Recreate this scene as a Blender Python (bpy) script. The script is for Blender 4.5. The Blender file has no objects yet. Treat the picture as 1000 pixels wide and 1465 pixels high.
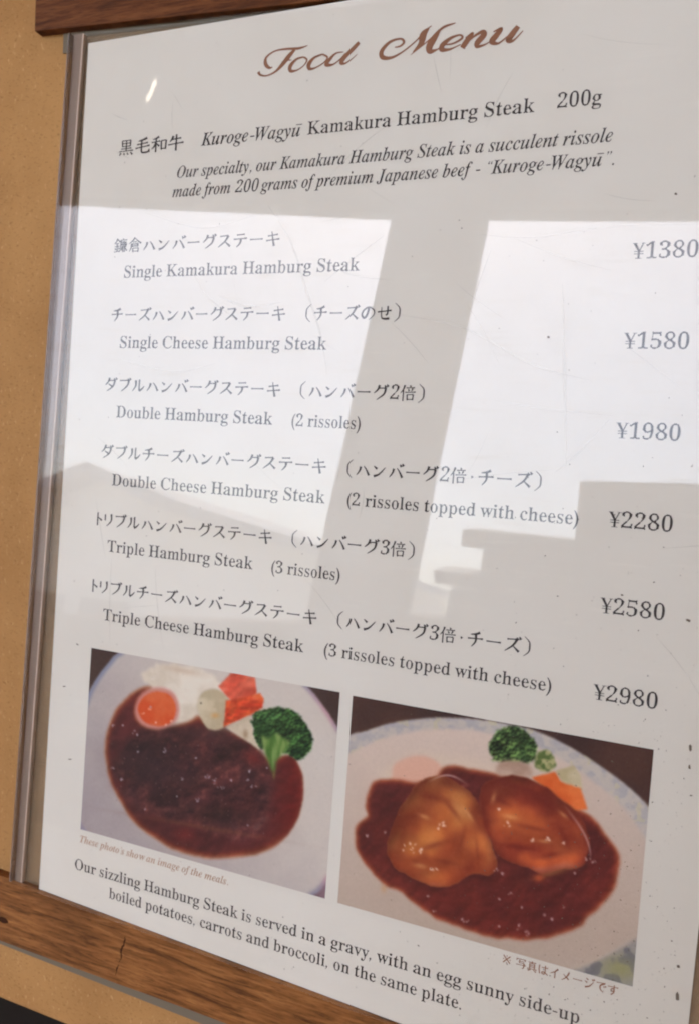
import bpy, bmesh, math, random
import numpy as np
from mathutils import Matrix, Vector
from mathutils.geometry import tessellate_polygon

scene = bpy.context.scene
coll = scene.collection
MM = 0.001
R = math.radians
TILT = Matrix.Rotation(R(-13.0), 4, 'X')          # the wall and its menu lean back a little
tilted = []                                      # top-level objects that lean with the wall


def P(x, y, n=0.0):
    """Millimetres right of and below the sheet's top left corner, n into the wall -> metres."""
    return (x * MM, n * MM, -y * MM)


# ------------------------------------------------------------------ camera
cam_data = bpy.data.cameras.new('camera')
cam = bpy.data.objects.new('camera', cam_data)
coll.objects.link(cam)
cam_data.sensor_fit = 'AUTO'
cam_data.sensor_width = 36.0
cam_data.lens = 1140.0 / 1465.0 * 36.0
cam_data.clip_start = 0.01
cam_data.clip_end = 3000.0
right = Vector((0.92685, 0.36837, 0.07245))
down = Vector((0.08259, -0.01181, -0.99651))
fwd = Vector((-0.36623, 0.92960, -0.04137))
cm = Matrix.Identity(4)
for i in range(3):
    cm[i][0] = right[i]
    cm[i][1] = -down[i]
    cm[i][2] = -fwd[i]
cx, cy, cz = P(196.62, 142.67, -223.44)
cm[0][3], cm[1][3], cm[2][3] = cx, cy, cz
cam.matrix_world = TILT @ cm
cam_data.dof.use_dof = True
cam_data.dof.focus_distance = 0.236
cam_data.dof.aperture_fstop = 24.0
scene.camera = cam
scene.cycles.filter_width = 2.1              # slight lens softness

# ------------------------------------------------------------------ sky, sun, exposure
SUN_EL, SUN_AZ = 60.0, 205.0                     # out in front, high over the porch eave
world = bpy.data.worlds.new('World')
scene.world = world
world.use_nodes = True
wn = world.node_tree
sky = wn.nodes.new('ShaderNodeTexSky')
sky.sky_type = 'NISHITA'
sky.sun_disc = False
sky.sun_elevation = R(SUN_EL)
sky.sun_rotation = R(SUN_AZ)
sky.air_density = 1.0
sky.dust_density = 4.0
sky.ozone_density = 0.3
bg = wn.nodes['Background']
bg.inputs['Strength'].default_value = 0.15
wn.links.new(sky.outputs[0], bg.inputs[0])
sun_data = bpy.data.lights.new('sun', 'SUN')
sun_data.energy = 3.0
sun_data.angle = R(1.0)
sun_data.color = (1.0, 0.95, 0.87)
sun = bpy.data.objects.new('sun', sun_data)
coll.objects.link(sun)
sd = Vector((math.sin(R(SUN_AZ)) * math.cos(R(SUN_EL)), math.cos(R(SUN_AZ)) * math.cos(R(SUN_EL)), math.sin(R(SUN_EL))))
sun.rotation_euler = sd.to_track_quat('Z', 'Y').to_euler()
scene.view_settings.view_transform = 'Standard'
scene.view_settings.look = 'None'
scene.view_settings.exposure = 2.63
scene.view_settings.gamma = 1.0


# ------------------------------------------------------------------ helpers
def srgb(r, g, b):
    def f(c):
        c /= 255.0
        return c / 12.92 if c <= 0.04045 else ((c + 0.055) / 1.055) ** 2.4
    return (f(r), f(g), f(b), 1.0)


def tag(o, label=None, cat=None, group=None, kind=None):
    if label: o['label'] = label
    if cat: o['category'] = cat
    if group: o['group'] = group
    if kind: o['kind'] = kind
    return o


def mesh_obj(name, verts, faces, mat, parent=None, lean=True, smooth=False):
    me = bpy.data.meshes.new(name)
    me.from_pydata(verts, [], faces)
    me.validate()
    me.update()
    if mat: me.materials.append(mat)
    o = bpy.data.objects.new(name, me)
    coll.objects.link(o)
    if smooth:
        for p in me.polygons: p.use_smooth = True
    if parent: o.parent = parent
    elif lean: tilted.append(o)
    return o


def empty(name, loc=(0, 0, 0), lean=True):
    o = bpy.data.objects.new(name, None)
    o.empty_display_size = 0.02
    coll.objects.link(o)
    o.location = loc
    if lean: tilted.append(o)
    return o


def prism(poly, n0, n1, bevel=0.0, seg=2):
    """Outline in sheet millimetres, from depth n0 (front) to n1 (back)."""
    bm = bmesh.new()
    a = [bm.verts.new(P(x, y, n0)) for x, y in poly]
    b = [bm.verts.new(P(x, y, n1)) for x, y in poly]
    k = len(poly)
    bm.faces.new(a)
    bm.faces.new(b[::-1])
    for i in range(k):
        bm.faces.new((a[i], b[i], b[(i + 1) % k], a[(i + 1) % k]))
    bmesh.ops.recalc_face_normals(bm, faces=bm.faces)
    if bevel:
        bmesh.ops.bevel(bm, geom=list(bm.edges), offset=bevel * MM, segments=seg, affect='EDGES', profile=0.6)
    return bm


def bm_obj(name, bm, mat, parent=None, lean=True, smooth=False):
    me = bpy.data.meshes.new(name)
    bm.to_mesh(me)
    bm.free()
    if mat: me.materials.append(mat)
    o = bpy.data.objects.new(name, me)
    coll.objects.link(o)
    if smooth:
        for p in me.polygons: p.use_smooth = True
    if parent: o.parent = parent
    elif lean: tilted.append(o)
    return o


def box(x0, x1, y0, y1, z0, z1):
    bm = bmesh.new()
    v = [bm.verts.new(c) for c in ((x0, y0, z0), (x1, y0, z0), (x1, y1, z0), (x0, y1, z0), (x0, y0, z1), (x1, y0, z1), (x1, y1, z1), (x0, y1, z1))]
    for f in ((0, 3, 2, 1), (4, 5, 6, 7), (0, 1, 5, 4), (1, 2, 6, 5), (2, 3, 7, 6), (3, 0, 4, 7)):
        bm.faces.new([v[i] for i in f])
    return bm


class Mat:
    def __init__(self, name, col=(0.5, 0.5, 0.5, 1), rough=0.6, spec=0.5):
        self.m = bpy.data.materials.new(name)
        self.m.use_nodes = True
        self.t = self.m.node_tree
        self.n = self.t.nodes
        self.b = self.n['Principled BSDF']
        self.out = self.n['Material Output']
        self.b.inputs['Base Color'].default_value = col
        self.b.inputs['Roughness'].default_value = rough
        self.b.inputs['Specular IOR Level'].default_value = spec

    def node(self, kind, **kw):
        n = self.n.new(kind)
        for k, v in kw.items():
            if k in n.inputs: n.inputs[k].default_value = v
            else: setattr(n, k, v)
        return n

    def link(self, a, b):
        self.t.links.new(a, b)

    def coords(self, scale=(1, 1, 1), rot=(0, 0, 0)):
        tc = self.node('ShaderNodeTexCoord')
        mp = self.node('ShaderNodeMapping')
        mp.inputs['Scale'].default_value = scale
        mp.inputs['Rotation'].default_value = rot
        self.link(tc.outputs['Object'], mp.inputs['Vector'])
        return mp.outputs[0]

    def noise(self, vec, scale, detail=4, rough=0.55, dist=0.0):
        n = self.node('ShaderNodeTexNoise')
        n.inputs['Scale'].default_value = scale
        n.inputs['Detail'].default_value = detail
        n.inputs['Roughness'].default_value = rough
        n.inputs['Distortion'].default_value = dist
        self.link(vec, n.inputs['Vector'])
        return n.outputs['Fac']

    def ramp(self, fac, stops):
        r = self.node('ShaderNodeValToRGB')
        e = r.color_ramp.elements
        while len(e) < len(stops): e.new(0.5)
        for el, (p, c) in zip(e, stops):
            el.position = p
            el.color = c if len(c) == 4 else (c[0], c[1], c[2], 1)
        self.link(fac, r.inputs[0])
        return r.outputs[0]

    def mix(self, a, b, fac, mode='MIX'):
        m = self.node('ShaderNodeMix', data_type='RGBA', blend_type=mode)
        for s, v in ((m.inputs[0], fac), (m.inputs[6], a), (m.inputs[7], b)):
            if isinstance(v, (int, float, tuple)): s.default_value = v
            else: self.link(v, s)
        return m.outputs[2]

    def math(self, op, a, b=None, clamp=False):
        m = self.node('ShaderNodeMath', operation=op)
        m.use_clamp = clamp
        for i, v in enumerate((a, b)):
            if v is None: continue
            if isinstance(v, (int, float)): m.inputs[i].default_value = v
            else: self.link(v, m.inputs[i])
        return m.outputs[0]

    def bump(self, h, strength, dist):
        b = self.node('ShaderNodeBump')
        b.inputs['Strength'].default_value = strength
        b.inputs['Distance'].default_value = dist
        self.link(h, b.inputs['Height'])
        self.link(b.outputs[0], self.b.inputs['Normal'])


# ------------------------------------------------------------------ materials
def make_wall_mat():
    m = Mat('fibreboard', rough=0.8, spec=0.1)
    v = m.coords()
    big = m.noise(v, 26, 4)
    col = m.ramp(big, [(0.3, srgb(*WALL_A)), (0.7, srgb(*WALL_B))])
    v2 = m.coords((700, 700, 1400), (0, R(35), 0))
    fl = m.noise(v2, 1.0, 3, 0.7)
    col = m.mix(col, srgb(118, 84, 48), m.ramp(fl, [(0.56, (0, 0, 0)), (0.72, (0.6, 0.6, 0.6))]))
    v3 = m.coords((900, 900, 420), (0, R(-25), 0))
    fl2 = m.noise(v3, 1.0, 2, 0.6)
    col = m.mix(col, srgb(216, 176, 124), m.ramp(fl2, [(0.62, (0, 0, 0)), (0.76, (0.5, 0.5, 0.5))]))
    m.link(col, m.b.inputs['Base Color'])
    m.bump(fl, 0.12, 0.0004)
    return m.m


def make_wood_mat(name, dark, mid, light, angle=0.0, scale=1.0):
    m = Mat(name, rough=0.65, spec=0.14)
    v = m.coords((38 * scale, 90 * scale, 420 * scale), (0, R(angle), 0))
    g = m.noise(v, 1.0, 6, 0.65, 0.6)
    col = m.ramp(g, [(0.28, dark), (0.5, mid), (0.74, light)])
    v2 = m.coords((150 * scale, 200, 1900 * scale), (0, R(angle), 0))
    f = m.noise(v2, 1.0, 4, 0.7)
    col = m.mix(col, dark, m.ramp(f, [(0.50, (0, 0, 0)), (0.68, (0.75, 0.75, 0.75))]))
    v3 = m.coords((14, 14, 34), (0, R(angle + 6), 0))
    b = m.noise(v3, 1.0, 3, 0.6)
    col = m.mix(col, dark, m.ramp(b, [(0.48, (0, 0, 0)), (0.72, (0.55, 0.55, 0.55))]))
    m.link(col, m.b.inputs['Base Color'])
    m.bump(f, 0.35, 0.0004)
    return m.m


def make_paper_mat():
    m = Mat('paper', rough=0.75, spec=0.2)
    v = m.coords()
    n = m.noise(v, 30, 4)
    col = m.ramp(n, [(0.3, PAPER_A), (0.7, PAPER_B)])
    # yellowing, and the dimmer light of the lower right corner painted into the paper
    tc = m.node('ShaderNodeTexCoord')
    sp = m.node('ShaderNodeSeparateXYZ')
    m.link(tc.outputs['Object'], sp.inputs[0])
    gx = m.math('MULTIPLY', m.math('SUBTRACT', sp.outputs[0], 0.10), 6.0, True)
    gz = m.math('MULTIPLY', m.math('SUBTRACT', m.math('MULTIPLY', sp.outputs[2], -1.0), 0.09), 5.0, True)
    st = m.math('MULTIPLY', m.math('MULTIPLY', gx, gz), m.math('ADD', 0.55, m.math('MULTIPLY', n, 0.6)), True)
    col = m.mix(col, YELLOWED_DIM, m.math('MULTIPLY', st, 0.9))
    m.link(col, m.b.inputs['Base Color'])
    return m.m


def thin_clear(name, tint, f0=0.04, rough=0.0, haze=0.0, wave=0.0, haze_col=(0.6, 0.6, 0.6, 1)):
    """Clear sheet plastic: straight-through transparency plus a Schlick mirror term on each face."""
    m = Mat(name)
    m.n.remove(m.b)
    geo = m.node('ShaderNodeNewGeometry')
    dot = m.node('ShaderNodeVectorMath', operation='DOT_PRODUCT')
    m.link(geo.outputs['Incoming'], dot.inputs[0])
    m.link(geo.outputs['Normal'], dot.inputs[1])
    c = m.math('ABSOLUTE', dot.outputs['Value'])
    k = m.math('POWER', m.math('SUBTRACT', 1.0, c), 5.0)
    f = m.math('ADD', m.math('MULTIPLY', k, 1 - f0), f0, True)
    v = m.coords()
    # fine scuffs and wiped-on smears take some of the shine away
    s1 = m.noise(m.coords((60, 1, 900), (0, R(62), 0)), 1.0, 2, 0.5, 0.4)
    s2 = m.noise(m.coords((45, 1, 1300), (0, R(-28), 0)), 1.0, 2, 0.5, 0.8)
    r1 = m.ramp(s1, [(0.61, (0, 0, 0)), (0.68, (1, 1, 1))])
    r2 = m.ramp(s2, [(0.62, (0, 0, 0)), (0.69, (1, 1, 1))])
    sm = m.ramp(m.noise(m.coords((7, 1, 16), (0, R(20), 0)), 1.0, 4, 0.6), [(0.35, (0, 0, 0)), (0.75, (1, 1, 1))])
    loss = m.math('ADD', m.math('MULTIPLY', m.math('MAXIMUM', r1, r2), 0.35), m.math('MULTIPLY', sm, 0.10))
    f = m.math('MULTIPLY', f, m.math('SUBTRACT', 1.0, loss))
    tr = m.node('ShaderNodeBsdfTransparent')
    tr.inputs[0].default_value = tint
    gl = m.node('ShaderNodeBsdfAnisotropic')
    gl.inputs['Roughness'].default_value = rough
    if wave:
        b = m.node('ShaderNodeBump')
        b.inputs['Strength'].default_value = 1.0
        b.inputs['Distance'].default_value = wave
        m.link(m.noise(v, 16, 1, 0.4), b.inputs['Height'])
        m.link(b.outputs[0], gl.inputs['Normal'])
    mx = m.node('ShaderNodeMixShader')
    m.link(f, mx.inputs[0])
    last = tr.outputs[0]
    if haze:
        d = m.node('ShaderNodeBsdfDiffuse')
        d.inputs[0].default_value = haze_col
        hx = m.node('ShaderNodeMixShader')
        hx.inputs[0].default_value = haze
        m.link(tr.outputs[0], hx.inputs[1])
        m.link(d.outputs[0], hx.inputs[2])
        last = hx.outputs[0]
    m.link(last, mx.inputs[1])
    m.link(gl.outputs[0], mx.inputs[2])
    m.link(mx.outputs[0], m.out.inputs['Surface'])
    return m.m


WALL_A, WALL_B = (162, 120, 73), (180, 137, 86)
GAIN_A, GAIN_B = (1.06, 1.02, 0.97), (1.18, 1.12, 1.06)
LAMP = 14.0
PAPER_A, PAPER_B = (0.775, 0.745, 0.67, 1), (0.805, 0.78, 0.71, 1)
YELLOWED_DIM = (0.50, 0.44, 0.35, 1)  # yellowed paper with the corner's dimmer light painted in
M_wall = make_wall_mat()
M_wood_top = make_wood_mat('dark_stained_wood', srgb(56, 28, 12), srgb(102, 58, 28), srgb(126, 78, 42), 3.0)
M_wood_low = make_wood_mat('worn_brown_wood', srgb(60, 34, 16), srgb(134, 86, 44), srgb(168, 116, 66), -2.5)
M_paper = make_paper_mat()
M_ink = Mat('black_ink', srgb(62, 57, 56), 0.6, 0.2).m
M_brown = Mat('brown_ink', srgb(146, 102, 78), 0.6, 0.2).m
M_tan = Mat('faded_tan_ink', srgb(188, 150, 122), 0.6, 0.2).m
M_cover = thin_clear('clear_acrylic', (0.99, 0.99, 0.985, 1), 0.034, 0.0, wave=0.00004)
M_back = thin_clear('cloudy_acrylic', (0.94, 0.92, 0.90, 1), 0.03, 0.3, haze=0.35, haze_col=srgb(196, 170, 138))
M_edge = thin_clear('smoky_acrylic_edge', (0.90, 0.87, 0.85, 1), 0.03, 0.3, haze=0.60, haze_col=srgb(176, 156, 142))
M_rim = thin_clear('dull_acrylic_rim', (0.84, 0.80, 0.78, 1), 0.05, 0.3, haze=0.45, haze_col=srgb(140, 128, 122))
M_lip_glint = Mat('lip_highlight', srgb(206, 186, 168), 0.5, 0.3).m  # pale colour paints the highlight along the holder's edge
M_shadow_band = Mat('shadow_band_grey', srgb(116, 106, 90), 0.8, 0.1).m  # even grey for the shadow strips under the battens
M_dust = Mat('dust', srgb(104, 94, 82), 0.9, 0.1).m
M_dark = Mat('dark_interior', srgb(18, 11, 8), 0.8, 0.2).m
M_hole = Mat('wood_crack', srgb(58, 34, 20), 0.9, 0.1).m

GLYPHS = {
    ('roman', '('): (323, [[167,232,171,320,183,404,203,483,231,557,267,628,311,694,258,694,202,630,155,559,116,482,88,400,70,316,64,232,70,148,88,64,116,-18,155,-95,202,-166,258,-230,311,-230,267,-164,231,-93,203,-19,183,60,171,144]]),
    ('roman', ')'): (323, [[156,232,152,144,140,60,120,-18,92,-93,56,-164,12,-230,65,-230,121,-166,168,-95,207,-18,235,64,253,148,259,232,253,316,235,400,207,482,168,559,121,630,65,694,12,694,56,628,92,557,120,482,140,404,152,320]]),
    ('roman', '0'): (559, [[258,-9,297,-10,349,-1,357,3,349,17,351,20,375,29,379,13,383,12,422,37,409,51,438,83,457,113,483,177,498,245,504,305,504,411,492,505,473,569,460,599,439,632,411,663,424,677,385,702,381,701,377,685,353,694,357,713,299,724,241,722,203,714,201,709,207,695,169,678,146,663,113,626,95,595,75,541,62,481,54,397,56,289,70,193,85,145,104,105,147,51,134,37,173,12,177,13,181,29,207,19,201,5,203,0], [265,57,233,74,225,58,217,64,197,101,180,169,170,277,170,441,176,517,193,601,206,633,221,654,227,655,233,640,265,657,281,659,307,653,325,642,333,659,351,639,365,609,384,511,390,415,390,303,382,187,367,113,344,65,335,57,327,74,295,57]]),
    ('roman', '1'): (559, [[100,1,257,0,260,5,256,17,263,20,347,20,346,3,351,0,510,3,508,53,413,54,395,62,383,77,371,62,360,91,358,657,361,662,373,658,378,661,375,718,321,718,318,713,322,701,315,698,297,699,299,717,265,717,238,697,239,692,251,685,247,679,239,675,234,689,227,689,134,625,133,619,143,609,139,606,95,586,91,587,87,603,42,587,47,557,62,531,87,517,109,516,135,525,127,543,167,577,175,565,181,564,227,615,231,586,247,599,250,595,250,125,243,77,235,61,225,77,209,61,193,54,101,54]]),
    ('roman', '2'): (559, [[38,1,93,0,96,5,92,17,99,20,447,20,452,17,448,5,451,0,508,3,510,53,491,55,490,119,493,131,507,128,512,131,509,210,455,209,435,149,452,145,451,139,430,113,393,95,371,90,153,90,150,93,162,109,135,113,291,264,291,269,278,275,278,279,361,362,423,436,457,497,466,527,469,565,488,567,481,607,473,627,467,628,455,620,435,648,409,669,379,685,337,698,337,717,281,724,233,724,181,717,174,713,180,699,177,696,121,677,115,694,93,683,75,667,88,657,88,653,71,634,61,643,55,643,45,623,40,585,60,583,62,559,45,553,55,531,71,516,77,518,83,530,113,516,109,499,121,494,151,490,168,493,170,549,165,552,151,550,152,567,167,622,177,641,193,659,201,642,227,657,259,663,289,657,311,644,317,659,321,660,339,637,347,619,356,581,357,553,354,501,343,453,330,415,291,349,251,298,247,298,239,311,233,308,37,105,37,69,53,72,56,65,53,56,41,60,36,57]]),
    ('roman', '3'): (559, [[210,-9,287,-8,290,-1,286,11,343,21,349,3,391,17,393,21,385,35,423,57,455,85,465,72,472,75,494,111,491,116,479,117,479,125,485,134,500,127,510,163,509,174,492,175,493,221,509,220,512,225,505,261,496,281,491,282,479,274,439,317,397,342,355,357,365,373,341,381,366,395,358,411,416,449,443,478,459,505,471,496,476,499,486,541,468,543,468,563,471,569,483,566,488,569,481,609,463,645,449,662,443,661,435,649,385,682,329,699,334,715,321,720,229,724,141,709,146,691,115,677,79,651,69,665,63,662,44,633,36,605,39,594,55,595,58,575,43,572,41,567,61,536,93,519,97,536,111,534,114,531,110,515,149,508,163,508,166,513,170,567,150,571,157,601,175,643,191,661,199,644,219,656,239,662,277,659,305,644,313,661,329,645,347,605,354,573,354,519,345,479,331,447,317,459,293,428,249,405,221,400,145,400,142,345,147,338,223,338,265,331,267,347,275,348,315,329,348,299,369,261,379,207,378,175,369,133,347,89,325,67,289,49,279,49,277,65,225,60,191,66,188,49,183,49,147,66,124,87,112,105,103,127,121,133,112,187,77,181,49,163,61,149,48,121,51,87,37,84,34,79,53,48,97,17,103,18,107,33,141,21,135,5,140,1]]),
    ('roman', '4'): (559, [[182,1,309,0,312,5,308,17,315,20,415,20,414,3,419,0,532,3,530,53,477,59,455,69,443,81,433,65,425,77,416,111,417,175,433,163,439,186,535,186,540,191,538,251,439,252,433,275,419,263,416,265,416,653,419,658,431,654,436,657,433,714,379,714,376,709,380,697,375,694,337,695,340,709,337,714,296,711,15,249,17,186,285,186,290,183,293,163,309,175,310,111,297,68,291,66,283,81,271,69,249,59,182,53], [87,253,91,265,295,608,295,562,311,586,314,581,309,263,293,275,290,255,285,252]]),
    ('roman', '5'): (559, [[212,-9,279,-8,282,-1,278,11,361,31,403,53,433,76,463,117,479,157,486,201,484,255,503,259,491,304,477,296,473,298,467,313,483,317,484,321,459,359,454,359,445,346,423,365,374,393,382,407,379,412,337,424,331,406,291,412,293,430,271,434,223,434,141,422,141,444,125,439,122,445,139,611,145,619,161,624,377,623,397,618,411,607,393,599,405,581,419,533,471,532,472,619,465,622,455,617,452,623,453,665,472,667,467,714,415,714,412,709,416,697,409,694,149,694,144,697,148,709,145,714,92,711,86,657,105,655,104,619,86,425,83,412,71,416,64,413,61,369,107,350,193,368,235,368,275,359,278,375,283,376,314,361,344,331,359,301,370,263,372,185,355,119,324,73,281,49,271,49,269,65,217,60,177,70,171,52,145,68,123,95,111,119,113,124,129,127,117,180,81,173,64,165,51,151,42,129,59,125,60,107,43,106,40,101,55,61,61,61,71,70,109,37,145,21,139,7,141,2]]),
    ('roman', '6'): (559, [[270,-9,333,-8,381,4,375,21,409,37,449,68,479,113,493,146,511,141,520,177,517,188,502,187,504,247,497,293,483,331,453,373,467,385,449,401,427,413,421,396,363,415,357,419,360,435,339,438,267,434,225,421,189,403,187,429,171,421,168,423,172,475,189,551,212,611,237,646,249,631,277,653,305,664,341,661,365,643,373,658,377,658,391,633,400,605,399,596,387,598,382,595,389,536,453,545,473,555,473,561,464,571,477,585,481,587,493,577,498,581,506,601,506,627,497,655,481,647,460,671,420,693,427,710,379,722,291,722,251,713,214,699,213,695,221,681,166,641,131,597,105,549,81,478,62,481,54,445,55,434,72,433,66,379,66,283,72,225,83,179,104,125,132,81,159,54,205,26,238,15,234,-3], [245,54,226,71,209,97,185,157,170,237,166,295,169,337,177,346,187,331,225,359,261,374,301,376,339,359,347,376,362,363,380,335,396,275,398,181,387,119,373,85,351,57,341,73,303,56,279,59,253,71,249,55]]),
    ('roman', '7'): (559, [[168,1,251,3,267,41,251,45,250,51,303,179,337,259,351,251,355,253,501,605,504,617,488,619,489,627,499,650,515,641,525,663,523,714,469,714,466,709,470,697,463,694,109,694,104,697,108,709,105,714,48,711,48,657,53,654,67,657,68,637,65,611,51,614,46,611,47,504,103,506,113,567,125,591,109,601,123,613,143,621,173,626,413,626,417,623,406,607,429,603,288,279,289,275,304,273,303,265,215,64,211,61,201,70,196,69]]),
    ('roman', '8'): (559, [[242,-9,321,-8,379,3,383,7,377,22,429,45,471,78,480,65,485,65,510,103,509,107,493,111,508,161,509,201,528,203,519,247,515,249,503,241,499,245,497,257,509,258,512,263,489,300,483,302,473,289,433,323,369,363,387,373,367,385,367,389,405,411,407,417,397,429,440,461,465,491,476,521,478,563,471,597,455,631,431,660,393,685,401,702,379,711,329,722,259,724,190,713,194,695,159,682,127,661,99,632,77,579,73,529,54,527,63,483,81,488,114,435,151,402,188,377,195,361,187,344,115,300,84,273,65,249,53,258,47,255,34,215,52,209,50,165,61,121,81,85,101,62,137,38,183,19,177,7,179,1], [257,49,229,58,205,72,199,57,193,58,173,80,160,103,146,157,148,215,166,267,208,319,227,333,245,340,311,309,364,273,394,237,410,183,408,143,399,111,385,83,367,62,361,61,359,71,353,75,337,63,309,51], [299,403,259,421,215,452,193,479,183,501,174,541,176,583,187,621,207,654,219,639,251,661,287,666,310,661,339,644,349,659,379,615,392,561,390,517,379,477,369,458,355,470,324,435,305,423,291,424,303,405]]),
    ('roman', '9'): (559, [[200,-9,251,-10,309,1,324,7,317,23,377,58,389,43,409,59,425,77,411,85,413,94,419,97,431,84,457,123,440,131,469,201,488,287,494,355,494,423,479,527,497,533,483,575,479,577,465,569,452,597,469,605,444,643,439,644,429,631,400,659,399,663,412,671,409,678,373,700,368,697,367,683,363,683,335,695,341,707,339,713,301,722,245,724,211,719,206,715,209,699,153,677,109,642,79,597,65,561,56,513,55,447,41,448,38,445,41,421,58,373,63,372,75,380,109,338,144,313,136,297,157,287,199,278,202,281,201,295,237,296,237,277,259,276,299,287,323,299,369,337,371,306,391,319,386,251,365,159,345,109,320,71,299,56,295,57,289,72,269,60,215,54,187,61,161,76,153,59,125,89,141,99,113,157,97,156,73,137,64,117,64,87,72,63,86,39,109,19,135,5], [239,333,211,347,192,365,173,401,160,479,162,539,173,591,193,635,219,661,223,661,227,644,257,656,281,656,317,641,321,656,325,657,340,643,359,613,377,563,392,463,389,403,381,392,369,404,346,375,317,356,293,348,249,350,246,345,248,333]]),
    ('roman', 'C'): (697, [[356,-15,441,-12,495,1,543,21,588,49,626,83,664,131,637,156,597,112,547,75,493,49,453,38,405,36,359,42,299,70,295,53,283,60,247,101,225,147,215,175,198,257,194,327,198,433,217,525,239,581,259,610,268,597,273,597,295,624,341,651,393,660,445,653,509,623,563,573,573,586,578,585,590,567,577,563,574,557,601,514,622,465,627,460,647,460,650,585,645,588,633,584,630,591,633,600,645,596,650,599,647,694,625,693,610,663,597,652,581,648,559,651,477,679,411,692,333,690,257,671,223,656,229,637,192,615,146,575,111,529,85,481,71,489,67,487,53,445,70,439,60,375,60,307,71,239,53,233,67,191,71,189,85,197,121,132,173,76,231,38,282,17,277,-1]]),
    ('roman', 'D'): (738, [[32,1,153,0,156,5,152,17,157,20,225,20,224,3,229,0,347,0,441,8,501,26,493,43,529,56,575,86,585,70,608,85,622,107,607,117,638,159,662,221,679,214,687,237,689,263,673,261,670,265,677,339,672,407,673,411,689,410,690,415,681,457,663,452,640,509,621,539,574,589,587,598,587,603,549,628,545,627,541,611,499,631,497,635,506,647,495,653,443,668,389,676,229,678,224,675,225,658,157,658,150,661,154,673,151,678,23,676,24,653,57,650,81,641,93,631,107,605,123,613,130,573,128,77,123,65,107,73,97,49,85,38,32,25], [315,37,287,46,273,74,257,65,252,81,252,599,257,615,273,606,281,627,293,638,311,644,341,644,389,636,438,611,461,584,467,585,475,597,491,579,519,517,536,439,542,307,538,251,519,163,494,103,478,81,472,77,467,89,461,91,437,69,391,45,363,38]]),
    ('roman', 'H'): (779, [[26,1,151,0,154,5,150,17,157,20,229,20,228,3,233,0,359,2,358,25,300,39,285,52,275,73,261,64,255,79,252,309,255,313,270,307,272,327,279,330,505,330,510,327,512,307,529,313,530,125,523,69,519,64,505,73,497,55,483,41,459,31,422,25,422,1,549,0,552,5,548,17,557,20,629,20,631,0,754,1,754,25,699,39,688,47,673,72,659,62,650,93,650,587,655,611,673,605,681,625,693,637,711,645,753,653,755,676,627,678,625,658,559,658,552,661,556,673,553,678,422,677,422,653,478,643,499,626,507,604,521,612,525,609,530,559,529,391,512,397,510,377,505,374,279,374,272,377,270,397,255,391,252,395,255,607,259,616,273,607,284,629,304,643,358,653,359,676,231,678,226,675,227,658,157,658,150,661,154,673,151,678,26,677,26,653,61,647,85,637,97,625,107,605,123,614,132,557,130,91,123,64,107,73,97,53,85,41,61,31,26,25]]),
    ('roman', 'K'): (760, [[26,1,151,0,154,5,150,17,157,20,231,20,230,3,235,0,361,2,360,25,301,39,287,50,277,71,261,61,254,85,252,289,255,291,271,280,274,297,297,316,313,300,322,315,330,309,483,116,511,73,515,59,496,63,494,43,481,32,420,25,420,1,551,0,554,5,550,17,559,20,647,20,646,3,651,0,772,1,772,25,729,35,707,50,685,73,675,60,671,61,401,397,416,405,406,427,553,576,617,623,651,640,681,650,722,655,723,676,436,677,437,652,481,650,512,637,519,623,514,603,475,552,339,416,339,411,352,405,350,399,319,369,307,384,275,353,271,380,255,369,252,373,252,583,256,609,259,613,275,605,287,631,304,643,359,653,361,676,231,678,226,675,227,658,157,658,150,661,154,673,151,678,26,677,27,653,65,647,87,637,109,606,123,616,132,577,130,85,123,61,108,71,96,49,83,39,26,25]]),
    ('roman', 'O'): (782, [[362,-15,411,-16,469,-8,523,9,565,29,557,46,617,90,654,131,692,193,711,247,725,241,730,243,738,279,735,290,720,289,720,387,701,463,680,509,657,546,595,609,608,623,569,649,562,633,551,637,549,641,557,649,557,655,533,667,485,683,441,692,371,694,323,688,275,675,215,648,212,643,221,629,154,577,105,511,83,465,64,393,62,305,70,253,94,187,121,140,169,86,230,43,231,39,222,29,225,24,291,-3], [383,19,351,25,321,39,303,52,271,88,257,76,249,87,223,145,208,199,198,275,196,355,200,435,214,515,243,591,251,601,265,588,295,626,335,651,393,660,441,650,477,628,509,592,523,605,533,591,555,543,574,475,584,393,585,339,580,237,568,169,537,85,527,73,513,86,489,54,446,27]]),
    ('roman', 'S'): (581, [[66,-15,90,-15,103,10,121,18,251,-14,319,-14,371,-5,409,8,451,31,470,45,457,59,474,79,479,81,489,68,505,87,515,109,499,113,499,117,509,139,521,131,526,133,534,177,515,179,514,227,503,271,487,302,452,339,465,348,465,353,427,379,420,363,415,364,257,440,211,469,173,509,158,559,159,580,177,576,193,617,219,643,243,655,273,662,317,659,357,646,396,619,422,593,447,557,479,479,501,476,502,693,478,693,467,671,447,662,327,690,293,694,239,692,199,681,165,665,131,640,112,617,114,611,126,605,110,575,99,543,94,473,76,471,86,427,103,434,117,407,139,378,199,331,363,245,393,224,425,179,434,149,434,117,427,90,411,99,390,61,353,34,307,22,241,29,185,57,151,91,141,78,136,79,125,97,141,101,142,105,115,161,93,233,67,236,64,85,69,82,81,86,84,77,81,70,69,74,64,71]]),
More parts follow.
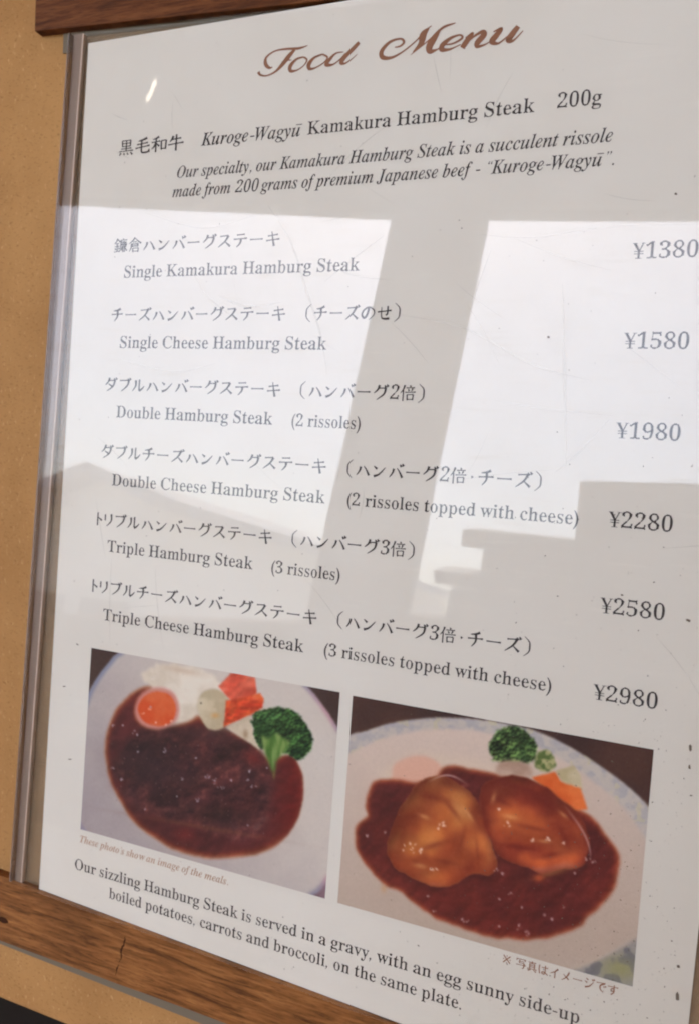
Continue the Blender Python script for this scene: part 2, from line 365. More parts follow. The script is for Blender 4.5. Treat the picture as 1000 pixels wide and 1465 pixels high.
    ('roman', 'T'): (630, [[140,1,271,0,274,5,270,17,277,20,351,20,350,3,355,0,487,2,486,25,443,30,419,40,407,50,397,70,381,61,374,85,372,619,391,619,392,643,397,646,455,639,493,626,529,604,535,619,541,619,552,605,537,595,557,569,575,527,586,475,609,472,610,677,337,678,332,675,336,661,329,658,289,659,292,675,287,678,17,676,19,474,44,477,61,547,91,595,76,605,87,618,99,603,145,631,183,642,227,646,232,643,233,619,252,619,250,87,243,64,227,73,217,53,205,41,173,29,140,25]]),
    ('roman', 'a'): (512, [[356,-13,397,-14,423,-7,458,11,488,41,477,60,447,52,441,57,435,73,421,63,416,73,414,337,417,341,431,338,434,343,425,384,421,387,407,379,381,419,394,429,391,436,353,457,349,440,334,443,331,447,337,461,325,466,267,474,217,474,157,463,117,448,87,427,99,413,77,386,73,384,61,393,57,389,50,367,50,337,61,311,75,321,103,305,125,304,145,311,153,296,162,299,179,323,182,353,167,383,153,373,145,383,145,388,162,391,156,405,158,419,167,429,181,435,231,440,273,425,293,396,305,406,309,404,316,371,316,301,299,306,293,282,207,255,125,220,122,215,131,205,130,201,75,161,65,174,59,172,39,139,30,103,32,69,42,41,51,32,65,42,79,27,109,11,173,9,174,-7,179,-10,227,4,255,19,297,49,306,23,317,6,335,-6], [219,51,203,56,187,67,179,52,166,71,156,113,164,171,167,174,181,165,202,201,227,224,261,241,293,251,297,228,316,233,315,107,298,113,295,93,273,70,241,53]]),
    ('roman', 'b'): (537, [[66,-17,81,-15,155,41,217,0,265,-14,309,-14,345,-7,401,19,449,63,448,69,435,77,466,127,481,173,488,215,487,287,506,289,497,333,479,328,463,367,434,409,413,427,378,447,383,465,343,474,283,467,241,447,209,419,205,446,187,435,186,617,189,622,201,618,206,621,203,678,149,678,146,673,150,661,145,658,113,659,116,673,113,678,12,675,13,656,51,642,64,611,81,618,84,599,84,69,81,64,69,68,64,65], [255,23,235,31,222,43,213,59,205,96,186,95,186,361,191,366,205,358,220,391,247,411,289,416,309,410,331,395,339,413,353,397,367,369,382,305,384,179,376,113,363,67,347,77,327,43,303,27,285,22]]),
    ('roman', 'c'): (437, [[206,-13,217,-13,215,3,219,6,249,5,248,-11,253,-14,305,-3,335,10,378,39,422,89,403,105,349,67,319,58,267,62,263,45,259,45,227,61,200,85,184,109,165,151,148,239,150,335,159,379,176,371,191,405,206,425,227,437,261,442,277,436,288,427,296,397,313,403,311,373,295,374,292,363,301,331,312,327,311,319,321,311,353,304,356,309,354,323,375,328,381,316,387,314,408,339,412,381,394,423,359,452,305,472,235,474,193,465,155,449,119,424,118,419,130,409,104,383,83,353,59,299,50,253,50,187,32,185,41,140,59,145,80,99,100,69,136,35,178,13,171,-4]]),
    ('roman', 'd'): (551, [[184,-13,231,-14,276,1,301,19,329,52,335,-14,393,0,395,5,388,17,411,24,429,25,428,11,431,8,526,19,524,41,491,53,475,84,461,76,456,87,456,617,459,622,471,618,476,621,473,678,419,678,416,673,420,661,413,658,381,659,384,673,381,678,264,677,264,655,297,649,315,641,326,627,333,608,349,615,351,437,333,450,329,421,301,447,261,467,225,474,171,467,163,461,170,447,143,433,113,410,87,375,71,343,57,299,50,257,51,179,35,180,32,175,45,117,54,95,71,103,104,53,128,31,158,13,151,-4], [245,43,229,47,205,63,195,46,173,85,156,173,156,281,171,365,190,405,199,412,209,397,233,413,267,418,291,411,309,400,323,383,333,358,347,366,351,363,352,115,349,107,333,116,313,75,289,53,261,42]]),
    ('roman', 'e'): (448, [[245,-13,305,-1,337,15,369,39,394,65,422,109,401,126,373,94,339,72,313,64,271,66,269,48,249,52,217,68,186,103,171,137,163,169,157,229,174,225,174,245,179,248,419,248,420,291,409,344,391,339,373,379,345,415,358,425,352,435,331,450,289,467,219,474,165,461,123,438,122,431,132,421,95,383,74,351,59,313,41,318,32,275,35,270,50,271,54,169,80,95,63,87,75,66,91,48,101,61,105,60,121,43,108,29,145,5,151,5,155,21,193,8,243,6,247,3], [175,286,172,309,155,304,154,307,154,343,164,391,181,384,195,415,219,437,247,442,271,433,286,415,297,380,315,385,320,347,319,304,302,309,300,289,295,286]]),
    ('roman', 'f'): (318, [[24,1,127,0,130,5,126,17,133,20,173,19,170,5,173,0,298,3,296,23,245,32,231,43,221,68,207,60,202,67,200,393,218,389,223,412,300,413,302,455,297,462,223,462,218,485,201,479,200,601,205,620,221,614,227,635,237,651,259,660,285,657,294,647,290,627,307,625,301,612,287,621,283,617,276,591,276,569,283,553,297,539,319,530,347,530,363,537,378,549,387,565,392,605,386,625,372,649,333,678,293,690,241,692,207,687,163,673,162,667,170,655,136,631,109,589,98,543,97,479,81,486,75,462,24,459,26,413,75,412,80,389,98,393,98,79,95,60,78,69,72,47,60,33,23,22]]),
    ('roman', 'g'): (487, [[170,-207,263,-208,355,-191,383,-180,425,-154,447,-130,460,-105,470,-59,467,-56,451,-58,450,-49,453,-45,467,-48,470,-41,459,1,443,-7,421,21,373,43,311,52,189,54,151,67,137,85,155,87,150,105,154,123,169,142,183,150,199,154,283,154,317,161,345,171,337,187,381,220,385,220,393,207,404,215,421,243,434,289,431,298,415,296,415,307,431,306,434,313,425,353,421,355,409,347,405,351,405,359,417,360,420,365,401,397,470,401,469,454,345,454,297,468,253,474,195,472,149,461,118,447,126,431,81,394,62,363,54,337,53,307,35,307,36,283,45,255,62,225,79,210,91,224,125,197,116,181,148,163,81,125,80,119,91,109,67,84,51,92,43,81,36,61,36,35,43,13,65,-14,77,1,93,-10,93,-15,77,-21,98,-37,40,-69,23,-99,23,-125,33,-146,49,-137,62,-151,50,-165,71,-181,111,-197], [201,-171,143,-155,120,-137,111,-119,114,-83,138,-55,161,-50,155,-33,335,-32,381,-44,404,-67,405,-75,388,-77,392,-99,387,-121,373,-141,353,-154,321,-165,281,-172], [219,187,195,201,177,238,163,230,159,233,150,289,152,363,161,399,177,390,187,415,201,432,223,441,243,442,273,427,289,395,307,401,316,353,316,273,305,225,291,234,275,203,263,193,247,186]]),
    ('roman', 'h'): (567, [[30,1,127,0,130,5,126,17,133,20,171,19,168,5,171,0,267,2,266,23,239,31,227,43,221,63,217,65,205,56,200,67,201,341,219,334,221,351,232,367,267,396,309,404,337,392,343,411,359,391,370,343,370,71,365,60,353,69,349,67,344,47,332,31,302,23,300,3,399,0,402,5,398,17,407,20,443,19,440,5,443,0,542,3,540,23,511,31,499,44,493,65,489,67,475,58,472,69,470,341,473,345,487,342,490,351,481,389,477,391,464,383,456,401,457,405,473,409,460,433,435,455,401,470,377,472,374,467,376,453,355,455,356,471,351,474,307,465,281,453,247,428,223,402,219,432,201,418,200,617,203,622,215,618,220,621,217,678,163,678,160,673,164,661,159,658,127,659,130,673,127,678,28,675,29,656,60,647,72,633,77,613,81,611,95,619,98,605,98,69,95,58,81,67,77,65,72,45,61,33,29,22]]),
    ('roman', 'i'): (295, [[30,1,127,0,130,5,126,17,133,20,171,19,168,5,171,0,268,3,267,22,234,35,221,66,205,59,202,63,202,401,205,406,217,402,222,405,219,462,165,462,162,457,166,445,161,442,129,443,132,457,129,462,30,459,32,437,66,427,80,393,95,400,98,395,98,73,95,58,81,67,77,65,72,45,62,33,29,22], [132,541,163,540,179,545,203,560,213,573,224,599,224,627,209,660,195,649,169,667,143,670,125,664,105,649,93,660,87,655,76,629,79,589,91,568,107,578,115,569,104,555]]),
    ('roman', 'j'): (312, [[25,-207,84,-208,152,-189,153,-183,145,-171,187,-137,208,-100,222,-107,227,-103,235,-61,215,-57,217,399,220,406,232,402,237,405,234,462,180,462,177,457,181,445,174,442,144,443,147,457,144,462,33,459,35,439,74,430,86,419,94,394,110,402,115,389,115,-101,111,-133,106,-142,92,-134,80,-161,66,-170,52,-174,28,-171,20,-165,17,-151,34,-119,39,-93,33,-73,22,-58,-4,-45,-36,-44,-59,-53,-74,-71,-59,-81,-63,-113,-44,-153,-56,-161,-57,-167,-20,-194], [139,543,172,542,194,550,197,555,188,569,206,586,222,577,233,601,233,631,224,653,220,655,208,646,202,653,214,661,215,667,196,682,168,692,146,691,116,679,96,660,86,639,88,635,104,631,104,600,86,595,95,575,112,556]]),
    ('roman', 'k'): (534, [[28,1,127,0,130,5,126,17,133,20,171,19,168,5,171,0,267,2,266,23,234,35,219,66,205,58,200,67,201,189,218,181,221,199,241,217,257,200,267,214,271,212,371,67,373,57,354,59,356,43,349,31,315,22,316,1,411,0,414,5,410,17,417,20,461,19,458,5,461,0,560,3,559,22,531,34,501,70,489,57,485,59,327,283,344,291,334,313,403,382,459,423,512,437,512,461,308,461,308,439,349,431,361,421,362,405,353,387,268,299,283,287,267,270,253,284,223,255,219,282,201,271,200,617,203,622,215,618,220,621,217,678,163,678,160,673,164,661,159,658,129,659,132,673,129,678,30,675,32,655,64,645,72,635,79,611,93,617,98,611,98,73,95,58,81,67,77,65,72,47,64,35,27,22]]),
    ('roman', 'l'): (297, [[30,1,127,0,130,5,126,17,133,20,171,19,168,5,171,0,268,3,267,22,234,35,221,66,205,59,202,63,202,617,205,622,217,618,222,621,219,678,165,678,162,673,166,661,161,658,129,659,132,673,129,678,30,675,32,655,61,647,72,635,79,609,93,615,98,609,98,73,95,58,81,67,77,65,72,45,62,33,29,22]]),
    ('roman', 'm'): (825, [[30,1,127,0,130,5,126,17,133,20,169,19,166,5,169,0,263,2,262,23,231,35,217,66,203,58,198,67,199,343,217,336,219,351,236,375,267,398,303,404,333,392,339,411,353,393,364,351,364,65,361,61,346,69,333,36,300,23,300,1,395,0,398,5,394,17,401,20,433,19,430,5,433,0,529,2,529,22,496,35,483,68,464,63,464,339,482,335,485,355,492,365,513,386,533,398,571,404,599,391,605,409,619,391,630,343,630,69,625,58,613,67,609,65,603,44,591,31,564,23,562,3,659,0,662,5,659,19,695,20,702,17,698,5,701,0,796,1,797,22,763,35,749,65,735,56,730,67,728,341,731,345,745,342,748,351,739,390,723,383,716,399,717,403,732,407,721,429,693,456,667,467,635,471,637,455,633,452,616,455,617,473,595,472,569,465,537,449,477,393,467,414,453,401,430,431,404,447,409,465,363,474,360,469,362,455,353,454,349,457,352,471,347,474,311,467,279,453,254,435,221,399,215,462,161,462,158,457,162,445,155,442,127,443,130,457,127,462,30,461,29,440,63,428,71,417,77,396,95,403,98,387,98,69,95,58,81,67,77,65,72,45,61,33,29,22]]),
    ('roman', 'n'): (567, [[30,1,127,0,130,5,126,17,133,20,171,19,168,5,171,0,267,2,266,23,239,31,227,43,221,63,217,65,205,56,200,67,201,341,219,334,221,351,232,367,267,396,309,404,337,392,343,411,359,391,370,343,370,71,365,60,353,69,349,67,344,47,332,31,302,23,300,3,399,0,402,5,399,19,437,20,444,17,440,5,443,0,541,2,540,23,511,31,499,44,493,65,489,67,475,58,472,69,470,341,473,345,487,342,490,351,481,389,462,385,456,403,473,411,450,443,435,455,403,469,375,471,377,455,373,452,354,455,355,473,333,472,281,454,257,438,223,403,217,462,163,462,160,457,164,445,157,442,127,443,130,457,127,462,29,460,29,440,63,428,71,417,77,396,95,403,98,387,98,69,95,58,81,67,77,65,72,45,61,33,29,22]]),
    ('roman', 'o'): (501, [[220,-13,279,-14,331,-1,378,25,378,31,368,41,401,74,405,75,413,62,420,65,442,101,441,105,425,109,443,155,450,187,452,249,446,291,464,297,451,340,447,341,433,333,401,386,371,415,384,425,381,432,327,461,269,474,231,474,193,467,161,456,125,436,124,429,134,419,102,389,81,359,65,327,50,271,48,209,57,157,73,115,93,83,134,41,124,31,124,25,171,-1], [235,19,204,37,185,75,167,69,156,139,154,279,158,341,167,388,183,381,196,413,210,431,229,441,251,445,273,441,288,433,301,417,316,383,331,390,335,383,346,301,346,149,335,69,317,75,305,46,281,24,265,18]]),
    ('roman', 'p'): (553, [[28,-207,127,-208,130,-203,126,-191,135,-188,175,-189,172,-203,175,-208,292,-207,292,-183,247,-174,231,-159,223,-138,209,-146,205,-142,200,-109,201,27,219,14,223,43,250,15,291,-7,319,-14,371,-12,396,-3,388,13,426,37,465,85,481,119,496,171,500,203,498,289,485,339,465,381,447,406,406,441,414,453,412,459,365,474,325,474,303,469,255,444,215,396,209,462,155,462,152,457,156,445,149,442,127,443,130,457,127,462,29,460,29,441,63,428,71,417,77,396,94,403,98,387,98,-125,95,-147,78,-139,71,-161,62,-173,27,-186], [283,43,250,57,237,71,219,103,205,94,201,101,200,337,219,334,221,351,233,373,269,408,305,414,325,408,345,396,353,413,363,403,377,377,392,313,396,197,388,127,375,82,353,48,343,63,317,47]]),
    ('roman', 'r'): (428, [[30,1,127,0,130,5,126,17,133,20,173,19,170,5,173,0,293,2,292,23,241,35,229,47,221,69,207,60,204,63,202,297,206,323,209,326,221,317,225,319,235,349,257,377,281,387,307,376,313,395,334,369,320,357,337,339,357,332,383,332,401,339,407,345,397,359,401,361,415,351,430,383,427,423,409,454,377,470,371,452,337,454,305,442,301,457,295,458,250,423,221,384,215,462,161,462,158,457,162,445,155,442,129,443,132,457,129,462,31,460,32,437,66,427,80,393,95,400,98,395,98,73,95,58,81,67,77,65,72,45,62,33,29,22]]),
    ('roman', 's'): (429, [[54,-13,74,-13,91,8,105,12,123,11,203,-14,263,-12,319,11,340,27,356,47,355,54,341,59,360,105,363,155,382,157,372,201,355,194,336,223,309,245,191,307,164,325,146,347,136,381,139,387,155,382,162,411,181,431,205,440,239,440,267,430,291,414,319,379,341,331,361,330,362,475,345,475,333,460,319,454,231,474,163,470,113,447,83,417,82,409,96,403,78,361,76,311,83,287,95,267,111,248,143,225,275,152,298,121,306,87,303,83,287,88,277,53,253,31,219,22,179,27,147,43,122,65,96,105,79,155,55,158]]),
    ('roman', 't'): (340, [[164,-13,176,-11,175,5,190,5,188,-9,191,-14,239,-3,269,13,295,37,329,97,307,108,290,81,273,67,245,60,221,75,213,55,205,67,196,97,196,397,214,393,219,416,305,416,310,421,307,462,221,462,216,465,214,485,197,479,196,529,216,531,216,627,211,632,191,629,143,563,158,551,117,504,83,471,71,486,30,441,32,417,70,415,75,393,89,402,92,399,92,97,89,91,77,94,72,91,79,53,91,25,103,10,111,9,117,22,121,22,135,12,129,-5]]),
    ('roman', 'u'): (558, [[168,-13,181,-13,179,3,183,6,214,5,217,-14,259,-3,300,19,337,55,343,-14,405,2,407,7,401,21,431,28,437,27,436,13,439,10,535,20,534,43,501,52,490,63,483,85,479,87,465,78,462,89,462,401,465,406,477,402,482,405,480,461,425,462,422,457,426,445,419,442,389,443,392,457,389,462,283,460,283,440,323,428,334,411,339,392,355,400,358,397,360,109,357,106,342,115,339,97,330,85,293,59,249,54,223,68,215,51,200,69,192,99,192,401,195,406,207,402,212,405,212,459,155,462,152,457,155,443,123,442,116,445,120,457,117,462,19,460,19,440,49,430,60,417,67,394,83,401,88,387,88,123,102,57,87,54,85,49,102,19,120,3]]),
    ('roman', 'v'): (456, [[214,-15,235,-16,240,-11,264,51,263,55,249,56,247,61,270,119,273,122,285,113,289,115,398,387,420,423,453,440,451,462,303,460,303,440,345,429,356,417,358,403,349,371,275,187,262,213,251,196,247,200,174,399,175,406,192,401,194,421,203,431,242,439,242,461,137,462,134,457,138,445,131,442,91,443,94,457,91,462,-4,459,-2,437,27,426,47,393,53,393,63,401,68,393,199,69,201,59,184,55]]),
    ('roman', 'w'): (647, [[184,-15,205,-16,210,-11,235,53,233,58,219,59,218,63,245,129,249,134,261,125,265,127,331,288,345,259,357,278,371,235,422,75,421,70,407,70,405,65,429,-11,435,-16,453,-14,483,61,483,65,466,69,497,147,501,152,513,143,517,145,618,395,639,430,663,440,663,460,531,460,531,440,569,427,575,417,576,403,501,216,488,243,477,225,473,230,421,403,439,399,441,417,448,427,480,437,480,461,385,462,382,457,386,445,377,442,347,443,350,457,347,462,252,461,251,440,281,430,301,391,319,397,332,355,313,361,311,343,249,194,235,220,225,202,221,206,152,395,153,407,170,401,171,419,177,430,205,438,205,460,115,462,112,457,115,443,77,442,70,445,74,457,71,462,-14,461,-15,438,8,425,27,391,41,400,47,391,173,63,173,57,159,56,157,51]]),
    ('roman', 'y'): (447, [[58,-207,101,-208,145,-192,170,-173,199,-131,225,-77,269,41,267,46,253,47,252,51,279,125,283,127,293,118,298,121,395,383,417,424,445,438,444,461,303,460,303,438,345,429,353,415,354,399,343,359,275,182,263,209,253,190,249,193,172,401,173,407,191,402,193,421,201,430,238,437,238,461,137,462,134,457,138,445,131,442,89,443,92,457,89,462,-7,460,-7,439,21,430,46,393,61,403,66,397,208,47,190,41,208,-7,195,-59,169,-111,139,-143,115,-143,110,-133,106,-89,91,-70,77,-63,31,-63,11,-74,-1,-91,-1,-101,13,-105,9,-126,-5,-124,-10,-127,-7,-149,0,-167,27,-195]]),
    ('roman', 'z'): (436, [[20,1,91,0,94,5,90,17,97,20,133,19,130,3,135,0,399,2,410,139,407,160,387,158,370,117,347,80,332,65,303,49,257,38,193,38,191,43,199,63,181,65,365,395,371,403,385,392,391,401,410,435,408,461,343,462,340,457,344,445,337,442,305,443,308,459,303,462,47,460,40,353,43,322,65,324,77,360,95,391,129,417,173,428,245,428,247,423,237,405,257,401,69,69,63,61,49,72,43,63,19,21]]),
    ('script', 'F'): (733, [[346,258,302,265,279,276,261,294,246,329,244,377,256,417,294,477,353,534,404,567,492,606,581,625,654,622,832,585,866,587,910,604,922,603,923,593,917,583,885,554,844,530,807,518,778,518,740,525,601,570,541,581,473,572,412,545,371,516,334,483,288,419,275,381,272,357,276,331,286,310,309,294,338,294,370,309,410,345,437,385,457,433,467,485,466,529,474,536,489,536,498,531,519,497,525,451,519,399,493,339,451,293,424,276,394,264], [273,-7,195,1,154,15,123,36,102,61,91,91,93,131,108,161,136,184,170,194,214,191,231,185,248,170,257,140,248,115,222,100,175,88,164,74,164,62,170,52,199,32,237,23,292,22,313,27,354,45,391,74,426,115,459,168,489,233,423,213,337,162,325,166,326,176,349,197,409,231,458,252,501,264,539,345,598,429,639,472,674,502,700,515,715,513,719,504,698,469,678,407,653,283,693,286,723,350,750,377,774,383,793,380,805,369,809,352,803,329,784,304,756,281,724,265,707,174,634,158,680,260,643,257,628,215,590,143,567,112,510,60,442,23,404,10,319,-5], [726,289,770,323,779,340,779,357,760,357,746,344]]),
    ('script', 'M'): (808, [[61,-7,31,-4,7,5,-13,20,-32,50,-39,87,-35,115,-25,140,-3,166,27,184,50,190,77,189,104,178,117,155,119,132,113,114,94,99,36,81,24,69,20,52,33,30,60,18,91,23,116,37,151,69,184,109,345,355,453,497,549,598,576,618,602,625,614,621,620,609,610,563,473,247,444,169,431,114,539,304,594,385,665,477,731,549,801,609,831,625,853,619,856,611,849,591,762,394,650,112,636,65,634,36,641,32,664,38,708,66,924,255,950,269,983,267,940,235,813,114,741,52,699,23,662,4,629,-6,592,-4,573,5,550,28,537,62,534,95,551,175,576,231,662,386,760,543,674,446,579,314,519,216,428,43,400,6,378,-4,361,-4,345,2,332,15,322,33,313,69,314,125,336,201,378,295,435,402,504,514,442,441,371,346,233,129,184,63,153,29,118,6]]),
    ('script', 'd'): (604, [[130,-6,89,0,65,11,38,38,27,62,24,91,30,130,49,169,77,205,112,239,153,267,196,289,240,303,282,308,319,303,345,289,360,266,528,575,652,586,357,50,357,37,365,31,392,40,476,112,497,92,412,20,364,-3,329,-5,289,7,265,32,259,64,218,25,196,12,175,2], [156,20,184,29,218,55,253,93,288,138,313,181,332,227,335,259,324,278,297,279,262,257,217,209,159,130,132,79,126,47,133,27]]),
    ('script', 'e'): (411, [[150,-7,114,-4,82,7,54,25,34,47,21,72,17,99,20,122,34,157,59,193,92,227,132,257,173,282,217,299,258,307,294,306,324,295,347,276,357,251,355,221,339,192,309,165,269,142,221,122,145,102,129,61,128,38,135,28,149,24,201,28,246,44,276,61,339,112,357,92,306,49,252,18,199,-1], [155,128,208,144,238,163,262,186,287,229,289,255,281,274,271,277,256,272,223,242,187,191]]),
    ('script', 'n'): (577, [[-2,-8,128,180,153,224,151,234,141,231,76,169,57,189,131,261,170,291,207,305,232,304,242,298,250,289,259,259,260,232,254,196,319,258,348,280,400,305,443,306,468,293,480,278,493,237,488,194,459,143,399,66,389,38,392,32,399,32,421,45,499,112,520,92,467,44,426,14,379,-5,340,0,310,24,297,65,298,101,309,132,343,180,413,261,417,269,412,275,389,268,357,246,292,186,226,107,148,0]]),
    ('script', 'o'): (447, [[136,-7,105,-4,79,6,47,31,34,54,27,81,29,120,36,144,57,181,86,216,123,248,164,274,207,294,251,306,280,308,310,305,346,292,364,276,375,256,381,231,380,194,359,141,313,84,348,98,384,124,403,102,369,75,334,56,298,44,263,40,200,5], [158,25,181,31,209,49,205,64,212,82,233,99,261,107,297,158,323,226,324,255,314,273,295,275,262,252,227,215,191,163,160,108,145,68,144,36,149,28]]),
    ('script', 'u'): (590, [[534,92,454,21,423,4,401,-3,352,-3,312,14,292,44,289,63,294,92,255,50,199,12,157,-2,110,-3,91,3,70,20,57,44,55,63,71,118,121,215,71,169,54,189,163,299,308,308,182,82,175,50,179,44,191,40,210,48,239,73,298,140,350,213,398,299,543,308,397,44,400,35,407,32,433,41,515,112]]),
    ('italic', ','): (219, [[59,-118,95,-104,124,-84,147,-59,163,-32,173,-3,176,26,167,77,143,111,125,120,105,123,75,116,54,95,48,82,46,66,52,37,69,18,95,10,98,-9,93,-50,74,-86,59,-99]]),
    ('italic', 'H'): (756, [[-48,1,53,0,58,11,65,12,163,12,171,0,263,2,262,23,226,29,209,38,195,54,185,50,182,57,187,113,247,332,253,321,261,330,491,330,495,327,493,314,504,313,451,113,428,55,423,49,413,54,385,31,336,23,336,1,437,0,442,11,449,12,545,12,553,0,646,1,646,23,599,33,579,53,569,49,566,89,571,113,703,597,717,624,727,619,753,639,804,647,805,670,705,672,700,661,693,660,595,660,587,672,493,670,494,647,533,641,561,620,569,625,574,617,570,555,519,372,513,384,503,376,275,376,271,379,272,393,262,395,307,561,329,617,335,624,345,618,362,635,377,641,420,647,420,671,321,672,316,661,309,660,211,660,203,672,112,671,112,647,149,641,177,620,187,624,192,601,187,561,71,127,53,73,39,49,31,54,1,31,-48,23]]),
    ('italic', 'J'): (444, [[16,-101,93,-100,97,-86,147,-71,155,-80,182,-63,178,-51,215,-5,243,63,369,533,393,605,405,624,413,618,441,639,490,647,490,671,391,672,386,661,379,660,281,660,273,672,181,670,182,647,227,637,247,619,257,624,262,609,262,581,99,-19,79,-55,71,-48,43,-64,14,-61,7,-45,-3,-46,-4,-41,17,8,30,11,27,35,11,58,-1,51,-1,64,-19,70,-39,70,-57,64,-55,53,-71,40,-84,15,-86,-1,-79,-35,-88,-43,-80,-59,-49,-83,-43,-83,-39,-75,-34,-77,-33,-91]]),
    ('italic', 'K'): (635, [[-48,1,53,0,58,11,65,12,161,12,169,0,263,2,262,23,217,32,205,39,195,55,185,52,182,59,186,111,240,317,251,315,261,328,273,315,281,319,286,315,377,120,396,67,395,47,383,49,371,33,322,25,322,1,413,0,418,11,425,12,511,12,519,0,598,1,598,25,565,34,543,54,533,49,525,59,376,377,386,383,382,397,385,402,577,582,579,587,573,593,576,599,607,625,617,617,657,642,682,649,683,670,599,672,593,661,569,660,559,672,480,671,480,649,509,642,529,625,530,609,523,595,473,538,329,408,334,395,322,383,291,357,283,365,269,357,267,373,257,375,307,561,324,609,333,623,345,618,371,639,420,647,422,669,321,672,313,660,211,660,201,672,112,671,112,647,159,636,177,617,187,621,192,597,185,553,71,127,53,73,39,49,31,54,1,31,-48,23]]),
    ('italic', 'O'): (712, [[230,-15,313,-14,369,-1,394,9,393,21,465,61,539,124,599,203,633,266,655,327,668,379,674,429,670,491,682,497,679,515,674,531,662,531,645,571,618,609,591,633,537,663,537,675,479,688,413,688,373,681,325,666,325,653,281,631,236,601,158,525,115,465,88,419,51,317,39,317,32,287,44,279,40,245,44,183,32,175,39,145,52,143,71,97,63,92,63,87,81,62,93,67,123,39,177,9,177,-3], [253,21,223,32,203,48,195,41,190,43,173,73,160,131,162,209,176,293,195,363,231,459,263,523,295,573,343,626,353,619,389,642,429,654,471,649,507,627,517,633,538,601,550,561,550,469,525,343,473,195,421,101,375,48,365,55,321,28,293,20]]),
    ('italic', 'S'): (549, [[201,-15,264,-16,312,-7,311,5,372,31,411,65,428,89,442,119,454,119,461,147,449,155,451,205,463,213,456,243,444,242,424,285,385,337,261,453,233,491,217,531,217,569,225,595,240,622,256,637,264,629,296,647,324,654,346,654,379,645,403,631,426,609,436,615,446,601,461,571,451,563,459,529,459,483,486,480,506,559,496,569,508,619,521,621,535,681,532,686,510,685,489,665,475,659,477,649,472,646,455,647,454,659,352,686,284,688,242,680,241,667,210,653,176,630,148,599,124,554,112,555,105,523,117,517,117,477,135,423,160,388,270,284,324,225,349,173,349,117,332,75,296,34,286,42,258,27,232,20,170,25,134,41,106,66,96,61,90,67,63,127,74,135,67,213,42,216,21,139,22,131,31,127,22,85,16,60,3,59,-12,-9,13,-11,36,14,49,21,46,31,68,32,73,31,74,19,142,-3]]),
    ('italic', 'T'): (600, [[66,1,165,0,170,11,177,12,273,12,281,0,375,2,374,25,321,37,307,55,295,53,292,73,439,619,442,623,451,621,461,636,497,631,535,615,541,623,548,621,565,605,587,569,588,561,579,555,594,483,619,480,624,489,634,555,622,565,630,619,633,630,645,633,649,671,607,672,604,661,597,660,553,661,551,670,545,672,419,672,409,660,349,660,341,672,195,672,185,660,147,661,141,672,107,670,101,641,111,637,112,631,102,589,93,589,89,583,73,493,95,493,139,563,132,575,161,602,191,622,199,625,207,616,251,632,299,636,304,633,302,619,311,619,312,615,165,69,153,47,143,53,117,35,66,25]]),
    ('italic', 'W'): (818, [[120,-17,148,-15,174,29,167,41,257,191,261,197,271,193,275,197,435,462,439,438,447,445,450,443,450,389,442,65,439,47,428,43,428,-13,433,-18,457,-17,484,27,477,39,573,199,577,203,585,198,591,205,832,601,826,613,837,625,847,619,873,638,904,647,905,670,825,672,817,660,812,661,807,672,721,670,722,649,755,643,774,629,779,611,773,585,573,249,569,272,561,266,558,273,568,593,578,627,589,624,607,640,639,647,642,669,561,672,553,660,471,660,461,672,374,671,374,647,415,638,437,617,447,621,454,599,453,543,433,509,423,513,419,509,259,244,255,268,247,261,244,267,248,585,258,623,269,620,287,636,315,645,318,669,243,672,235,660,137,660,127,672,48,671,48,645,81,637,105,619,113,625,117,622,127,601,134,565,132,123,130,51,118,43]]),
    ('italic', 'a'): (500, [[274,-11,293,-12,297,-1,303,-12,319,-9,333,-3,332,9,345,17,355,9,370,19,412,65,444,113,441,119,423,128,395,88,376,69,359,61,343,65,337,55,328,75,335,121,413,395,417,407,429,407,439,451,393,452,390,441,385,440,372,441,369,452,337,451,319,401,300,439,277,455,263,460,229,460,194,451,191,447,193,437,132,401,86,357,39,289,7,221,-12,155,-16,99,-27,91,-21,61,-9,62,5,36,25,16,65,0,95,0,131,11,139,1,163,16,192,43,237,101,233,69,243,78,246,73,243,53,232,49,235,25,247,3], [121,51,103,62,91,81,86,99,86,145,103,217,125,277,165,355,209,410,215,412,221,404,251,418,271,415,289,399,294,357,305,354,306,339,291,267,265,191,245,149,233,151,205,106,181,80,157,65,131,62,128,51]]),
    ('italic', 'b'): (480, [[93,-13,130,-14,172,-8,242,19,242,33,301,77,354,139,385,191,410,257,419,297,421,345,432,349,426,381,414,380,409,393,417,405,400,430,388,424,362,441,324,449,320,460,306,460,288,454,288,442,280,439,272,448,248,435,198,387,195,391,201,415,188,408,250,635,254,647,266,647,278,699,230,692,228,679,202,674,168,670,162,681,73,669,75,647,118,641,136,624,146,627,147,603,2,77,-2,63,-14,62,-17,45,-8,27,6,31,38,13,72,2,77,-11], [126,23,112,29,104,41,94,37,93,69,136,223,170,317,184,345,196,341,227,379,250,390,280,390,284,401,288,400,307,387,318,369,323,351,323,299,310,233,284,159,248,91,224,59,214,65,166,28,144,22]]),
    ('italic', 'c'): (412, [[104,-11,110,-11,117,0,155,0,161,-12,175,-10,208,1,239,19,282,57,328,121,322,131,303,140,275,104,240,71,207,55,187,52,185,41,169,40,143,49,120,69,107,93,100,123,100,181,115,251,142,325,183,393,195,388,219,414,237,425,253,430,271,427,281,407,293,407,281,377,271,379,265,371,262,347,271,325,283,313,303,304,333,304,351,311,348,323,363,341,370,363,381,366,382,381,362,423,327,449,289,460,243,460,195,447,162,431,158,427,161,417,113,382,67,334,26,267,7,213,-5,213,-11,181,0,175,0,121,-12,111,-5,83,7,83,29,44,48,25,79,7,77,-3]]),
